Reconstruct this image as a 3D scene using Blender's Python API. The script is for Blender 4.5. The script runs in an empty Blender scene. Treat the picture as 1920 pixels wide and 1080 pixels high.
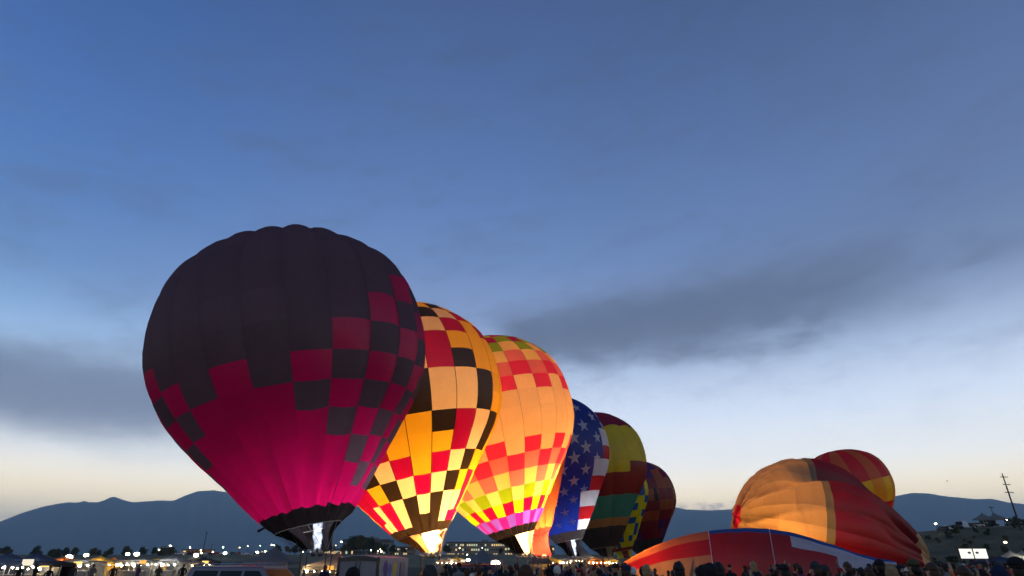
import bpy, math, random
from math import sin, cos, pi, radians, sqrt, exp, atan2
from mathutils import Vector, noise
random.seed(7)
S = bpy.context.scene
COL = S.collection

# ------------------------------------------------------------------ camera
F, TH, CH = 1112.0, radians(24.8), 1.9          # focal length in photo pixels, pitch up, eye height
cam = bpy.data.cameras.new('camera'); cam.sensor_width = 36; cam.lens = F/1920*36
cam.clip_start = 0.2; cam.clip_end = 90000
co = bpy.data.objects.new('camera', cam); COL.objects.link(co)
co.location = (0, 0, CH); co.rotation_euler = (pi/2+TH, 0, 0); S.camera = co

def ray(px, py):
    a = (px-960)/F; b = (540-py)/F
    return Vector((a, cos(TH)-b*sin(TH), sin(TH)+b*cos(TH)))
def at(px, py, D):                               # point of the pixel's ray at ground distance D
    d = ray(px, py); k = D/d.y
    return Vector((d.x*k, D, CH+d.z*k))
def lin(r, g, b):
    f = lambda c: c/12.92 if c <= .04045 else ((c+.055)/1.055)**2.4
    return (f(r/255), f(g/255), f(b/255), 1)

# ------------------------------------------------------------------ render settings
S.render.engine = 'CYCLES'
S.view_settings.view_transform = 'Standard'; S.view_settings.look = 'None'
S.view_settings.exposure = 0.0; S.view_settings.gamma = 1
cy = S.cycles
cy.use_denoising = True; cy.max_bounces = 8; cy.diffuse_bounces = 5; cy.transmission_bounces = 6
cy.volume_bounces = 1; cy.sample_clamp_indirect = 6; cy.caustics_reflective = False; cy.caustics_refractive = False

# ------------------------------------------------------------------ sky
W = bpy.data.worlds.new('World'); S.world = W; W.use_nodes = True
nt = W.node_tree; nt.nodes.clear()
def N(t, tree=None, **kw):
    n = (tree or nt).nodes.new(t)
    for k, v in kw.items(): setattr(n, k, v)
    return n
def M(op, a, b=None, c=None, tree=None, clamp=False):
    t = tree or nt
    n = t.nodes.new('ShaderNodeMath'); n.operation = op; n.use_clamp = clamp
    for i, v in enumerate((a, b, c)):
        if v is None: continue
        if isinstance(v, (int, float)): n.inputs[i].default_value = v
        else: t.links.new(v, n.inputs[i])
    return n.outputs[0]
def SM(v, a, b, tree=None):
    t = tree or nt
    n = t.nodes.new('ShaderNodeMapRange'); n.interpolation_type = 'SMOOTHSTEP'
    n.inputs['From Min'].default_value = a; n.inputs['From Max'].default_value = b
    t.links.new(v, n.inputs['Value']); return n.outputs['Result']
def RAMP(v, stops, tree=None, interp='LINEAR'):
    t = tree or nt
    n = t.nodes.new('ShaderNodeValToRGB'); cr = n.color_ramp; cr.interpolation = interp
    while len(cr.elements) < len(stops): cr.elements.new(0.5)
    for e, (p, c) in zip(cr.elements, stops): e.position = p; e.color = c
    t.links.new(v, n.inputs[0]); return n.outputs[0]
def MIX(f, a, b, tree=None, blend='MIX'):
    t = tree or nt
    n = t.nodes.new('ShaderNodeMix'); n.data_type = 'RGBA'; n.blend_type = blend
    for s, v in ((0, f), (6, a), (7, b)):
        if isinstance(v, (int, float)): n.inputs[s].default_value = v
        elif isinstance(v, tuple): n.inputs[s].default_value = v
        else: t.links.new(v, n.inputs[s])
    return n.outputs[2]
def COMB(x, y, z, tree=None):
    t = tree or nt
    n = t.nodes.new('ShaderNodeCombineXYZ')
    for i, v in enumerate((x, y, z)):
        if isinstance(v, (int, float)): n.inputs[i].default_value = v
        else: t.links.new(v, n.inputs[i])
    return n.outputs[0]
def NOISE(vec, scale, detail=4, rough=.55, tree=None, dist=0):
    t = tree or nt
    n = t.nodes.new('ShaderNodeTexNoise'); n.inputs['Scale'].default_value = scale
    n.inputs['Detail'].default_value = detail; n.inputs['Roughness'].default_value = rough
    n.inputs['Distortion'].default_value = dist
    if vec is not None: t.links.new(vec, n.inputs['Vector'])
    return n.outputs[0]

SUN_AZ, SUN_EL = radians(10), radians(1.0)       # the sun is still behind the mountains
tc = N('ShaderNodeTexCoord'); sp = N('ShaderNodeSeparateXYZ'); nt.links.new(tc.outputs['Generated'], sp.inputs[0])
dx, dy, dz = sp.outputs
el = M('ARCSINE', dz); az = M('ARCTAN2', dx, dy)
sky_stops = [(0.0, lin(120, 112, 104)), (.085, lin(190, 180, 165)), (.1, lin(255, 232, 178)), (.18, lin(252, 234, 196)),
  (.222, lin(224, 224, 220)), (.283, lin(198, 208, 223)), (.357, lin(173, 191, 220)), (.433, lin(141, 165, 210)),
  (.507, lin(114, 144, 198)), (.577, lin(99, 130, 187)), (.64, lin(88, 118, 175)), (.725, lin(76, 104, 159)), (.797, lin(68, 93, 144)), (1, lin(54, 76, 122))]
base = RAMP(M('ADD', M('MULTIPLY', dz, .9), .1), sky_stops)
# deeper blue to the left, away from the cloud bank
leftm = SM(M('MULTIPLY', az, -1), .15, .85)
highm = M('MULTIPLY', SM(el, .12, .34), leftm)
base = MIX(M('MULTIPLY', highm, .72), base, MIX(1.0, base, (.44, .74, .96, 1), blend='MULTIPLY'))
def azel(px, py):
    d = ray(px, py).normalized(); return atan2(d.x, d.y), math.asin(d.z)
# slowly varying warp for all clouds
warp = NOISE(COMB(M('MULTIPLY', az, 1.6), M('MULTIPLY', el, 4.0), 3.1), 2.2, 5, .6)
warp = M('SUBTRACT', warp, .5)
fine = NOISE(COMB(M('ADD', M('MULTIPLY', az, 2.0), M('MULTIPLY', el, 1.2)), M('SUBTRACT', M('MULTIPLY', el, 7.0), M('MULTIPLY', az, 1.6)), 8.3), 2.6, 6, .6)
wisp = NOISE(COMB(M('MULTIPLY', az, 7.0), M('MULTIPLY', el, 15.0), 5.7), 1.6, 8, .62, dist=.4)
def band(p0, p1, w0, w1, fade):
    (a0, e0), (a1, e1) = azel(*p0), azel(*p1)
    L = sqrt((a1-a0)**2+(e1-e0)**2); ux, uy = (a1-a0)/L, (e1-e0)/L
    ra = M('SUBTRACT', az, a0); re = M('SUBTRACT', el, e0)
    t = M('ADD', M('MULTIPLY', ra, ux), M('MULTIPLY', re, uy))
    d = M('SUBTRACT', M('MULTIPLY', re, ux), M('MULTIPLY', ra, uy))
    d = M('ADD', d, M('ADD', M('MULTIPLY', warp, .10), M('MULTIPLY', M('SUBTRACT', wisp, .5), .07)))
    tt = M('DIVIDE', t, L)
    w = M('ADD', w0, M('MULTIPLY', M('MAXIMUM', M('MINIMUM', tt, 1.4), 0), w1-w0))
    q = M('DIVIDE', d, w)
    g = M('POWER', 2.718, M('MULTIPLY', M('MULTIPLY', q, q), -1))
    return M('MULTIPLY', g, SM(M('ADD', tt, M('MULTIPLY', warp, .25)), -fade, fade))
b1 = M('MULTIPLY', band((955, 632), (1450, 575), .034, .050, .10), SM(M('MULTIPLY', az, -1), -.72, -.32))
b1b = band((1260, 545), (1910, 400), .045, .11, .30)
(la, le) = azel(120, 735)
ra = M('DIVIDE', M('SUBTRACT', az, la), .22); re = M('DIVIDE', M('ADD', M('SUBTRACT', el, le), M('MULTIPLY', warp, .07)), .040)
b2 = M('POWER', 2.718, M('MULTIPLY', M('ADD', M('MULTIPLY', ra, ra), M('MULTIPLY', re, re)), -1))
thin = M('MULTIPLY', SM(M('ADD', M('MULTIPLY', fine, .6), M('MULTIPLY', wisp, .4)), .47, .70), M('MULTIPLY', SM(el, .12, .3), .36))
rightm = M('MULTIPLY', SM(M('ADD', az, M('MULTIPLY', warp, .5)), -.15, .95), M('MULTIPLY', SM(M('ADD', el, M('MULTIPLY', warp, .15)), .22, .62), .50))
mod = M('ADD', .30, M('ADD', M('MULTIPLY', fine, .65), M('MULTIPLY', wisp, .60)))
dens = M('ADD', M('ADD', M('MULTIPLY', M('MULTIPLY', b1, mod), 2.3), M('MULTIPLY', M('MULTIPLY', b1b, mod), .30)), M('ADD', M('MULTIPLY', M('MULTIPLY', b2, mod), 4.2), thin))
dens = M('ADD', dens, rightm)
dens = M('MULTIPLY', M('SUBTRACT', 1.0, M('POWER', 2.718, M('MULTIPLY', dens, -1.25))), .92)
ccol = RAMP(el, [(.10, lin(92, 102, 124)), (.30, lin(92, 104, 130)), (.55, lin(90, 104, 136)), (.85, lin(62, 80, 104))])
graded = MIX(dens, base, ccol)
# pinkish small cloud on the far ridge
(pa, pe) = azel(1328, 946)
ra = M('DIVIDE', M('SUBTRACT', az, pa), .055); re = M('DIVIDE', M('ADD', M('SUBTRACT', el, pe), M('MULTIPLY', fine, .012)), .010)
pk = M('POWER', 2.718, M('MULTIPLY', M('ADD', M('MULTIPLY', ra, ra), M('MULTIPLY', re, re)), -1))
pk = M('MULTIPLY', pk, SM(NOISE(COMB(M('MULTIPLY', az, 60), M('MULTIPLY', el, 110), 1), 1.0, 4), .42, .62))
graded = MIX(M('MULTIPLY', pk, .9), graded, lin(150, 132, 142))
nish = N('ShaderNodeTexSky', sky_type='NISHITA', sun_disc=False, sun_elevation=SUN_EL, sun_rotation=SUN_AZ, altitude=1500)
skyc = MIX(.06, graded, MIX(1.0, nish.outputs[0], (.06, .06, .06, 1), blend='MULTIPLY'))
bg = N('ShaderNodeBackground')
nt.links.new(M('ADD', 1.10, M('ADD', M('MULTIPLY', SM(M('MULTIPLY', el, -1), -.40, -.12), 1.12), M('MULTIPLY', SM(M('MULTIPLY', el, -1), -.17, -.05), .85))), bg.inputs['Strength'])
nt.links.new(skyc, bg.inputs['Color'])
wo = N('ShaderNodeOutputWorld'); nt.links.new(bg.outputs[0], wo.inputs['Surface'])

# ------------------------------------------------------------------ sun (behind the range, its last glow only)
sl = bpy.data.lights.new('sun', 'SUN'); sl.energy = .25; sl.angle = radians(3); sl.color = (1, .82, .62)
so = bpy.data.objects.new('sun', sl); COL.objects.link(so)
so.rotation_euler = Vector((sin(SUN_AZ)*cos(SUN_EL), cos(SUN_AZ)*cos(SUN_EL), sin(SUN_EL))).to_track_quat('Z', 'Y').to_euler()

# ------------------------------------------------------------------ materials
MATS = {}
def mat(name, color, rough=.7, metal=0, var=.15, scale=6, emit=None, strength=0, spec=.3, bump=0):
    if name in MATS: return MATS[name]
    m = bpy.data.materials.new(name); m.use_nodes = True; t = m.node_tree
    p = t.nodes['Principled BSDF']
    tcn = t.nodes.new('ShaderNodeTexCoord')
    n = NOISE(tcn.outputs['Object'], scale, 5, .6, t)
    c = tuple(color[:3])+(1,)
    lo = tuple(max(0, v*(1-var)) for v in c[:3])+(1,); hi = tuple(min(1, v*(1+var)) for v in c[:3])+(1,)
    t.links.new(RAMP(n, [(.3, lo), (.7, hi)], t), p.inputs['Base Color'])
    p.inputs['Roughness'].default_value = rough; p.inputs['Metallic'].default_value = metal
    p.inputs['Specular IOR Level'].default_value = spec
    if bump:
        bn = t.nodes.new('ShaderNodeBump'); bn.inputs['Strength'].default_value = bump
        t.links.new(n, bn.inputs['Height']); t.links.new(bn.outputs[0], p.inputs['Normal'])
    if emit:
        p.inputs['Emission Color'].default_value = tuple(emit[:3])+(1,); p.inputs['Emission Strength'].default_value = strength
    MATS[name] = m; return m
def fabric(name, c, trans=.64, gloss=.04, dens=.0):
    """rip-stop nylon: reflects and lets light through; panels vary a little"""
    if name in MATS: return MATS[name]
    m = bpy.data.materials.new(name); m.use_nodes = True; t = m.node_tree; t.nodes.clear()
    tcn = t.nodes.new('ShaderNodeTexCoord'); oi = t.nodes.new('ShaderNodeObjectInfo')
    n = NOISE(tcn.outputs['Object'], .9, 6, .65, t); n2 = NOISE(tcn.outputs['Object'], 5.0, 4, .6, t)
    a = M('MULTIPLY', n, .20, tree=t); b = M('MULTIPLY', n2, .12, tree=t)
    r = M('MULTIPLY', M('SUBTRACT', oi.outputs['Random'], .5, tree=t), .13, tree=t)
    v = M('ADD', M('ADD', .84, a, tree=t), M('ADD', b, r, tree=t), tree=t)
    vc = t.nodes.new('ShaderNodeCombineColor')
    for i in range(3): t.links.new(v, vc.inputs[i])
    col = MIX(1.0, tuple(c[:3])+(1,), vc.outputs[0], t, 'MULTIPLY')
    bn = t.nodes.new('ShaderNodeBump'); bn.inputs['Strength'].default_value = .12; bn.inputs['Distance'].default_value = .25
    t.links.new(M('ADD', n, M('MULTIPLY', n2, .3, tree=t), tree=t), bn.inputs['Height'])
    d = t.nodes.new('ShaderNodeBsdfDiffuse'); tr = t.nodes.new('ShaderNodeBsdfTranslucent')
    g = t.nodes.new('ShaderNodeBsdfGlossy'); g.inputs['Roughness'].default_value = .45
    for s in (d, tr): t.links.new(col, s.inputs['Color'])
    for s in (d, g): t.links.new(bn.outputs[0], s.inputs['Normal'])
    m1 = t.nodes.new('ShaderNodeMixShader'); m1.inputs[0].default_value = trans
    t.links.new(d.outputs[0], m1.inputs[1]); t.links.new(tr.outputs[0], m1.inputs[2])
    m2 = t.nodes.new('ShaderNodeMixShader'); m2.inputs[0].default_value = gloss
    t.links.new(m1.outputs[0], m2.inputs[1]); t.links.new(g.outputs[0], m2.inputs[2])
    o = t.nodes.new('ShaderNodeOutputMaterial'); t.links.new(m2.outputs[0], o.inputs['Surface'])
    MATS[name] = m; return m
def flame_glow(name, c, lo, hi, z0, z1):
    m = bpy.data.materials.new(name); m.use_nodes = True; t = m.node_tree; t.nodes.clear()
    tcn = t.nodes.new('ShaderNodeTexCoord'); sx = t.nodes.new('ShaderNodeSeparateXYZ'); t.links.new(tcn.outputs['Object'], sx.inputs[0])
    f = SM(sx.outputs[2], z0, z1, t)
    e = t.nodes.new('ShaderNodeEmission'); t.links.new(MIX(f, (1, .80, .50, 1) if c[2] < .5 else (.86, .90, 1, 1), tuple(c[:3])+(1,), t), e.inputs['Color'])
    t.links.new(M('ADD', lo, M('MULTIPLY', f, hi-lo, tree=t), tree=t), e.inputs['Strength'])
    o = t.nodes.new('ShaderNodeOutputMaterial'); t.links.new(e.outputs[0], o.inputs['Surface'])
    return m
def gas(name, c):
    m = bpy.data.materials.new(name); m.use_nodes = True; t = m.node_tree; t.nodes.clear()
    e = t.nodes.new('ShaderNodeEmission'); tcn = t.nodes.new('ShaderNodeTexCoord')
    n = NOISE(tcn.outputs['Object'], 3.0, 4, .6, t, .6)
    e.inputs['Color'].default_value = (1, .56, .20, 1) if c[2] < .5 else (.72, .80, 1, 1)
    t.links.new(M('ADD', .6, M('MULTIPLY', SM(n, .32, .72, t), 13.0 if c[2] < .5 else 5.0, tree=t), tree=t), e.inputs['Strength'])
    o = t.nodes.new('ShaderNodeOutputMaterial'); t.links.new(e.outputs[0], o.inputs['Volume']); return m
def glow(name, c, s):
    if name in MATS: return MATS[name]
    m = bpy.data.materials.new(name); m.use_nodes = True; t = m.node_tree; t.nodes.clear()
    e = t.nodes.new('ShaderNodeEmission'); e.inputs['Color'].default_value = tuple(c[:3])+(1,); e.inputs['Strength'].default_value = s
    o = t.nodes.new('ShaderNodeOutputMaterial'); t.links.new(e.outputs[0], o.inputs['Surface'])
    MATS[name] = m; return m

# ------------------------------------------------------------------ mesh helpers
def link(name, me, parent=None):
    o = bpy.data.objects.new(name, me); COL.objects.link(o)
    if parent is not None: o.parent = parent
    return o
def mesh(name, V, Fc, mats, parent=None, smooth=True, mi=None):
    me = bpy.data.meshes.new(name); me.from_pydata([tuple(v) for v in V], [], Fc)
    for m in (mats if isinstance(mats, (list, tuple)) else [mats]): me.materials.append(m)
    if mi: me.polygons.foreach_set('material_index', mi)
    if smooth: me.polygons.foreach_set('use_smooth', [True]*len(me.polygons))
    me.update(); return link(name, me, parent)
def thing(name, label, cat, loc=(0, 0, 0), rz=0, group=None):
    o = bpy.data.objects.new(name, None); COL.objects.link(o); o.location = loc; o.rotation_euler = (0, 0, rz)
    o.empty_display_size = .3
    return tag(o, label, cat, group)
def tag(o, label, cat, group=None):
    o['label'] = label; o['category'] = cat
    if group: o['group'] = group
    return o
def copy_tree(o, parent=None):
    c = o.copy(); COL.objects.link(c); c.parent = parent
    for ch in o.children: copy_tree(ch, c)
    return c
class MB:
    """collects simple solids into one mesh"""
    def __init__(s): s.v = []; s.f = []
    def box(s, x0, x1, y0, y1, z0, z1, bev=0.0):
        b = len(s.v)
        if bev <= 0:
            s.v += [(x, y, z) for z in (z0, z1) for y in (y0, y1) for x in (x0, x1)]
            s.f += [tuple(b+i for i in q) for q in ((0, 2, 3, 1), (4, 5, 7, 6), (0, 1, 5, 4), (2, 6, 7, 3), (0, 4, 6, 2), (1, 3, 7, 5))]
            return s
        e = min(bev, (x1-x0)*.45, (y1-y0)*.45, (z1-z0)*.45)
        rings = []
        for z, i in ((z0, e), (z0+e, 0), (z1-e, 0), (z1, e)):
            x0_, x1_, y0_, y1_ = x0+i, x1-i, y0+i, y1-i
            r = [(x0_+e, y0_, z), (x1_-e, y0_, z), (x1_, y0_+e, z), (x1_, y1_-e, z), (x1_-e, y1_, z), (x0_+e, y1_, z), (x0_, y1_-e, z), (x0_, y0_+e, z)]
            rings.append(r)
        s.loft(rings); return s
    def loft(s, rings, cap=True, closed=True):
        b = len(s.v); n = len(rings[0])
        for r in rings: s.v += [tuple(p) for p in r]
        for i in range(len(rings)-1):
            for j in range(n if closed else n-1):
                k = (j+1) % n
                s.f.append((b+i*n+j, b+i*n+k, b+(i+1)*n+k, b+(i+1)*n+j))
        if cap:
            s.f.append(tuple(b+j for j in reversed(range(n)))); s.f.append(tuple(b+(len(rings)-1)*n+j for j in range(n)))
        return s
    def tube(s, pts, r, n=6, r1=None):
        pts = [Vector(p) for p in pts]; rings = []
        for i, p in enumerate(pts):
            d = (pts[min(i+1, len(pts)-1)]-pts[max(i-1, 0)]).normalized()
            u = d.cross(Vector((0, 0, 1)) if abs(d.z) < .9 else Vector((1, 0, 0))).normalized(); w = u.cross(d)
            rr = r if r1 is None else r+(r1-r)*i/(len(pts)-1)
            rings.append([p+(u*cos(2*pi*k/n)+w*sin(2*pi*k/n))*rr for k in range(n)])
        return s.loft(rings)
    def ell(s, c, rx, ry, rz, nu=10, nv=6, t0=-.999, t1=.999):
        rings = []
        for i in range(nv+1):
            a = math.asin(t0)+(math.asin(t1)-math.asin(t0))*i/nv
            rings.append([(c[0]+rx*cos(a)*cos(2*pi*k/nu), c[1]+ry*cos(a)*sin(2*pi*k/nu), c[2]+rz*sin(a)) for k in range(nu)])
        return s.loft(rings)
    def build(s, name, m, parent=None, smooth=False):
        return mesh(name, s.v, s.f, m, parent, smooth)

# ------------------------------------------------------------------ ground
def ground_mat(name, cols, s1, s2):
    m = bpy.data.materials.new(name); m.use_nodes = True; t = m.node_tree; p = t.nodes['Principled BSDF']
    g = t.nodes.new('ShaderNodeNewGeometry')
    n1 = NOISE(g.outputs['Position'], s1, 8, .65, t); n2 = NOISE(g.outputs['Position'], s2, 6, .6, t)
    c1 = RAMP(n1, [(.32, cols[0]), (.5, cols[1]), (.68, cols[2])], t)
    t.links.new(MIX(M('MULTIPLY', n2, .6, tree=t), c1, cols[3], t), p.inputs['Base Color'])
    p.inputs['Roughness'].default_value = .95; p.inputs['Specular IOR Level'].default_value = .1
    bn = t.nodes.new('ShaderNodeBump'); bn.inputs['Strength'].default_value = .5; bn.inputs['Distance'].default_value = .3
    t.links.new(n2, bn.inputs['Height']); t.links.new(bn.outputs[0], p.inputs['Normal'])
    return m
GM = ground_mat('field_grass', [(.03, .036, .018, 1), (.05, .05, .028, 1), (.08, .068, .042, 1), (.04, .04, .026, 1)], .05, 1.5)
R_ = 60000
V = []; Fc = []
rad = [0, 10, 30, 80, 200, 600, 2000, 7000, 15000, 25000]
V.append((0, 0, 0))
for r in rad[1:]:
    for k in range(48): V.append((r*sin(2*pi*k/48), r*cos(2*pi*k/48), 0))
for k in range(48): Fc.append((0, 1+(k+1) % 48, 1+k))
for i in range(len(rad)-2):
    for k in range(48):
        a, b = 1+i*48+k, 1+i*48+(k+1) % 48; Fc.append((a, b, b+48, a+48))
g = mesh('ground', V, Fc, GM); g['kind'] = 'structure'

# grassy rise beyond the field, buildings stand on its flat top
def smooth01(t): t = max(0, min(1, t)); return t*t*(3-2*t)
def rise_h(x, y):
    h = 6.0*smooth01((y-230)/170)
    h *= smooth01((x+520)/120)*smooth01((170-x)/110)
    return h+(noise.noise(Vector((x*.02, y*.02, 0)))*.35 if h > .05 else 0)
def hill_h(x, y):
    # slope on the right with a crest some 230 m away
    u = smooth01((y-128)/100)*smooth01((x-80)/95)
    h = (13.3+.016*(x-170)+1.3*noise.noise(Vector((x*.022, y*.01, 4))))*u
    return h*smooth01((620-y)/200)
def terrain(name, fn, x0, x1, y0, y1, nx, ny, m, base=-.3):
    V = []; Fc = []
    for j in range(ny+1):
        for i in range(nx+1):
            x = x0+(x1-x0)*i/nx; y = y0+(y1-y0)*j/ny; V.append((x, y, fn(x, y)+base*(1 if fn(x, y) < .06 else 0)))
    for j in range(ny):
        for i in range(nx):
            a = j*(nx+1)+i; Fc.append((a, a+1, a+nx+2, a+nx+1))
    o = mesh(name, V, Fc, m); o['kind'] = 'structure'; return o
RM = ground_mat('rise_grass', [(.09, .09, .05, 1), (.13, .12, .07, 1), (.19, .16, .10, 1), (.11, .10, .065, 1)], .03, .8)
HM = ground_mat('hill_scrub', [(.045, .045, .022, 1), (.105, .088, .046, 1), (.18, .14, .08, 1), (.075, .068, .036, 1)], .06, .7)
terrain('grassy_rise', rise_h, -560, 200, 215, 900, 110, 70, RM)
terrain('hillside', hill_h, 70, 460, 120, 640, 110, 100, HM)

# mountains: a range of about 1,400 m some 14 km away
ridge = [(-700, 1010), (-300, 1000), (-120, 992), (0, 978), (40, 962), (80, 950), (110, 944), (135, 941), (143, 944.5), (155, 938), (164, 941), (171, 943.5), (178, 940), (185, 942), (200, 936), (209, 931), (216, 931), (224, 935), (248, 942), (300, 938), (325, 939), (345, 930),
         (370, 921), (400, 919), (440, 925), (520, 940), (640, 930), (760, 945), (900, 932), (1040, 948), (1180, 940), (1240, 948), (1262, 950), (1285, 955), (1330, 957), (1370, 955), (1450, 948),
         (1560, 940), (1640, 936), (1680, 930), (1710, 924), (1740, 925), (1770, 930), (1790, 932), (1830, 936), (1860, 935), (1890, 942), (1920, 945), (2050, 960), (2300, 985), (2700, 1010)]
rz = []
for px, py in ridge:
    d = ray(px, py); rz.append((atan2(d.x, d.y), d.z/sqrt(d.x**2+d.y**2)))
def ridge_tan(a):
    if a <= rz[0][0]: return rz[0][1]
    for (a0, t0), (a1, t1) in zip(rz, rz[1:]):
        if a <= a1: return t0+(t1-t0)*(a-a0)/(a1-a0)
    return rz[-1][1]
V = []; Fc = []; NA, ND = 420, 26
A0, A1 = rz[0][0]-.15, rz[-1][0]+.15
for j in range(ND+1):
    for i in range(NA+1):
        a = A0+(A1-A0)*i/NA
        t = j/ND; dist = 8500+11000*t
        h = ridge_tan(a)*14000+CH
        if t < .5: prof = (smooth01(t/.5)*.55+.45*(t/.5)**1.6)
        else: prof = 1-smooth01((t-.5)/.5)*.98
        x, y = dist*sin(a), dist*cos(a)
        n = noise.fractal(Vector((a*38, t*3.2, 1.3)), 1.0, 2.1, 5)
        rd = abs(noise.noise(Vector((a*55, t*1.5, 9))))
        z = h*prof*(1+(.16*n-.22*rd)*(4*prof*(1-prof)))
        if j == ND//2: z = h
        V.append((x, y, z-25*(1-prof)))
for j in range(ND):
    for i in range(NA):
        a = j*(NA+1)+i; Fc.append((a, a+1, a+NA+2, a+NA+1))
MM = ground_mat('mountain_rock', [(.05, .055, .045, 1), (.085, .08, .07, 1), (.13, .115, .10, 1), (.06, .06, .05, 1)], .0012, .006)
o = mesh('mountain_range', V, Fc, MM); o['kind'] = 'structure'

# ------------------------------------------------------------------ balloons
FAB = {
 'm': fabric('magenta_nylon', (.62, .003, .105), .6), 'd': fabric('plum_black_nylon', (.135, .086, .110), .45, .015), 'z': fabric('brown_nomex', (.045, .024, .010), .15), 'x': fabric('black_nomex', (.010, .008, .009), .03, .02), 'k': fabric('black_nylon', (.016, .013, .014), .3),
 'K': fabric('brown_black_nylon', (.035, .022, .012), .45), 'O': fabric('golden_nylon', (.90, .48, .018)), 'C': fabric('cream_nylon', (.92, .64, .33)), 'R': fabric('crimson_nylon', (.42, .003, .055)),
 'P': fabric('scarlet_nylon', (.84, .028, .085)), 'Q': fabric('coral_nylon', (.88, .19, .15)), 'Y': fabric('pale_yellow_nylon', (.92, .60, .17)), 'W': fabric('peach_nylon', (.93, .58, .25)),
 'L': fabric('olive_green_nylon', (.24, .40, .006)), 'E': fabric('lime_yellow_nylon', (.50, .60, .006)), 'U': fabric('wine_nylon', (.32, .002, .05)), 'V': fabric('violet_nylon', (.16, .06, .55)), 'G': fabric('pink_nylon', (.50, .008, .26)),
 'b': fabric('navy_blue_nylon', (.012, .035, .30)), 'w': fabric('white_nylon', (.82, .80, .78)), 'r': fabric('flag_red_nylon', (.62, .015, .02)),
 'y': fabric('yellow_nylon', (.92, .76, .012)), 'B': fabric('maroon_nylon', (.34, .035, .035)), 't': fabric('teal_nylon', (.08, .42, .37)), 'n': fabric('tan_nylon', (.62, .32, .13)), 'g': fabric('charcoal_nylon', (.060, .052, .05), .35),
 'u': fabric('purple_nylon', (.14, .035, .20)), 'o': fabric('rust_orange_nylon', (.58, .15, .035)), 's': fabric('salmon_nylon', (.85, .24, .08)), 'l': fabric('blue_nylon', (.02, .12, .50)),
 'q': fabric('lilac_grey_nylon', (.06, .05, .06), .4), 'D': fabric('dark_red_nylon', (.20, .005, .010)), 'e': fabric('gold_grey_nylon', (.62, .43, .19)), 'i': fabric('olive_grey_nylon', (.22, .21, .12)), 'j': fabric('cream_olive_nylon', (.55, .50, .33)), 'h': fabric('lilac_white_nylon', (.84, .82, .88)),
}
TAPE = fabric('dark_load_tape', (.05, .03, .015), .1)
WICK = mat('wicker', (.16, .085, .035), .8, var=.5, scale=30, bump=.4); LEATHER = mat('suede_brown', (.07, .04, .025), .8)
STEEL = mat('steel_tube', (.45, .45, .46), .35, 1, .1); ROPE = mat('tan_rope', (.35, .24, .12), .8)
def profile(R, al, r0, fl, n, b):
    rt = R*cos(al); zt = -R*sin(al); L = (rt-r0)/math.tan(al); z0 = zt-L
    P = [(r0+(rt-r0)*t/29+b*sin(pi*t/29), z0+L*t/29) for t in range(30)]
    P += [(R*cos(-al+al*k/14), R*sin(-al+al*k/14)) for k in range(1, 15)]
    P += [(R*max(cos(pi/2*k/79), 0)**(2/n), R*fl*sin(pi/2*k/79)**(2/n)) for k in range(1, 80)]
    P = [(r, z-z0) for r, z in P]; s = [0]
    for (r, z), (r2, z2) in zip(P, P[1:]): s.append(s[-1]+sqrt((r2-r)**2+(z2-z)**2))
    return P, s
class Env:
    """surface of an envelope: angle ph (0 faces the camera, + to the right) and arc length s from the mouth"""
    def __init__(e, p, Ng, seam0, lobe=.10, wrinkle=.05, ground=None, dent=None, lump=.03):
        e.X, e.D, e.zm, e.tx, e.ty = p[:5]; e.P, e.S = profile(*p[5:]); e.N = Ng; e.seam = radians(seam0); e.st = 2*pi/Ng
        e.lobe = lobe; e.wr = wrinkle; e.ground = ground; e.dent = dent; e.tot = e.S[-1]; e.lump = lump; e.R = p[5]
    def rz(e, s):
        s = max(0, min(e.tot, s)); lo, hi = 0, len(e.S)-1
        while hi-lo > 1:
            m = (lo+hi)//2
            if e.S[m] <= s: lo = m
            else: hi = m
        k = (s-e.S[lo])/max(1e-9, e.S[hi]-e.S[lo])
        (r0, z0), (r1, z1) = e.P[lo], e.P[hi]
        dr, dz = r1-r0, z1-z0; l = sqrt(dr*dr+dz*dz) or 1
        return r0+dr*k, z0+dz*k, dz/l, -dr/l
    def pt(e, ph, s, off=0.0, puff=0.0):
        r, z, nr, nz = e.rz(s)
        u = ((ph-e.seam)/e.st) % 1.0
        q = 4*u*(1-u)
        bul = e.lobe*r*e.st*(q if q > 0 else 0)*smooth01(s/2.0)*(.25+.75*smooth01((e.tot-s)/7.0))
        w = noise.noise(Vector((sin(ph)*2.2, cos(ph)*2.2, s*.22)))*e.lump*e.R*smooth01(s/3)*.6
        if e.wr: w += e.wr*noise.noise(Vector((ph*7.0, s*.10, 5.5)))*exp(-s/6.5)*smooth01(s/1.0)*1.6
        o = bul+w+off+puff
        if e.dent: o += e.dent(ph, s)
        r2 = r+nr*o; z2 = z+nz*o
        if r < .4: r2 = r
        x, y, zz = r2*sin(ph), -r2*cos(ph), z2
        x, zz = x*cos(e.tx)-zz*sin(e.tx), x*sin(e.tx)+zz*cos(e.tx)
        y, zz = y*cos(e.ty)+zz*sin(e.ty), -y*sin(e.ty)+zz*cos(e.ty)
        p = Vector((x+e.X, y+e.D, zz+e.zm))
        if e.ground is not None and p.z < e.ground: p.z = e.ground+.012*noise.noise(p)
        return p
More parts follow.
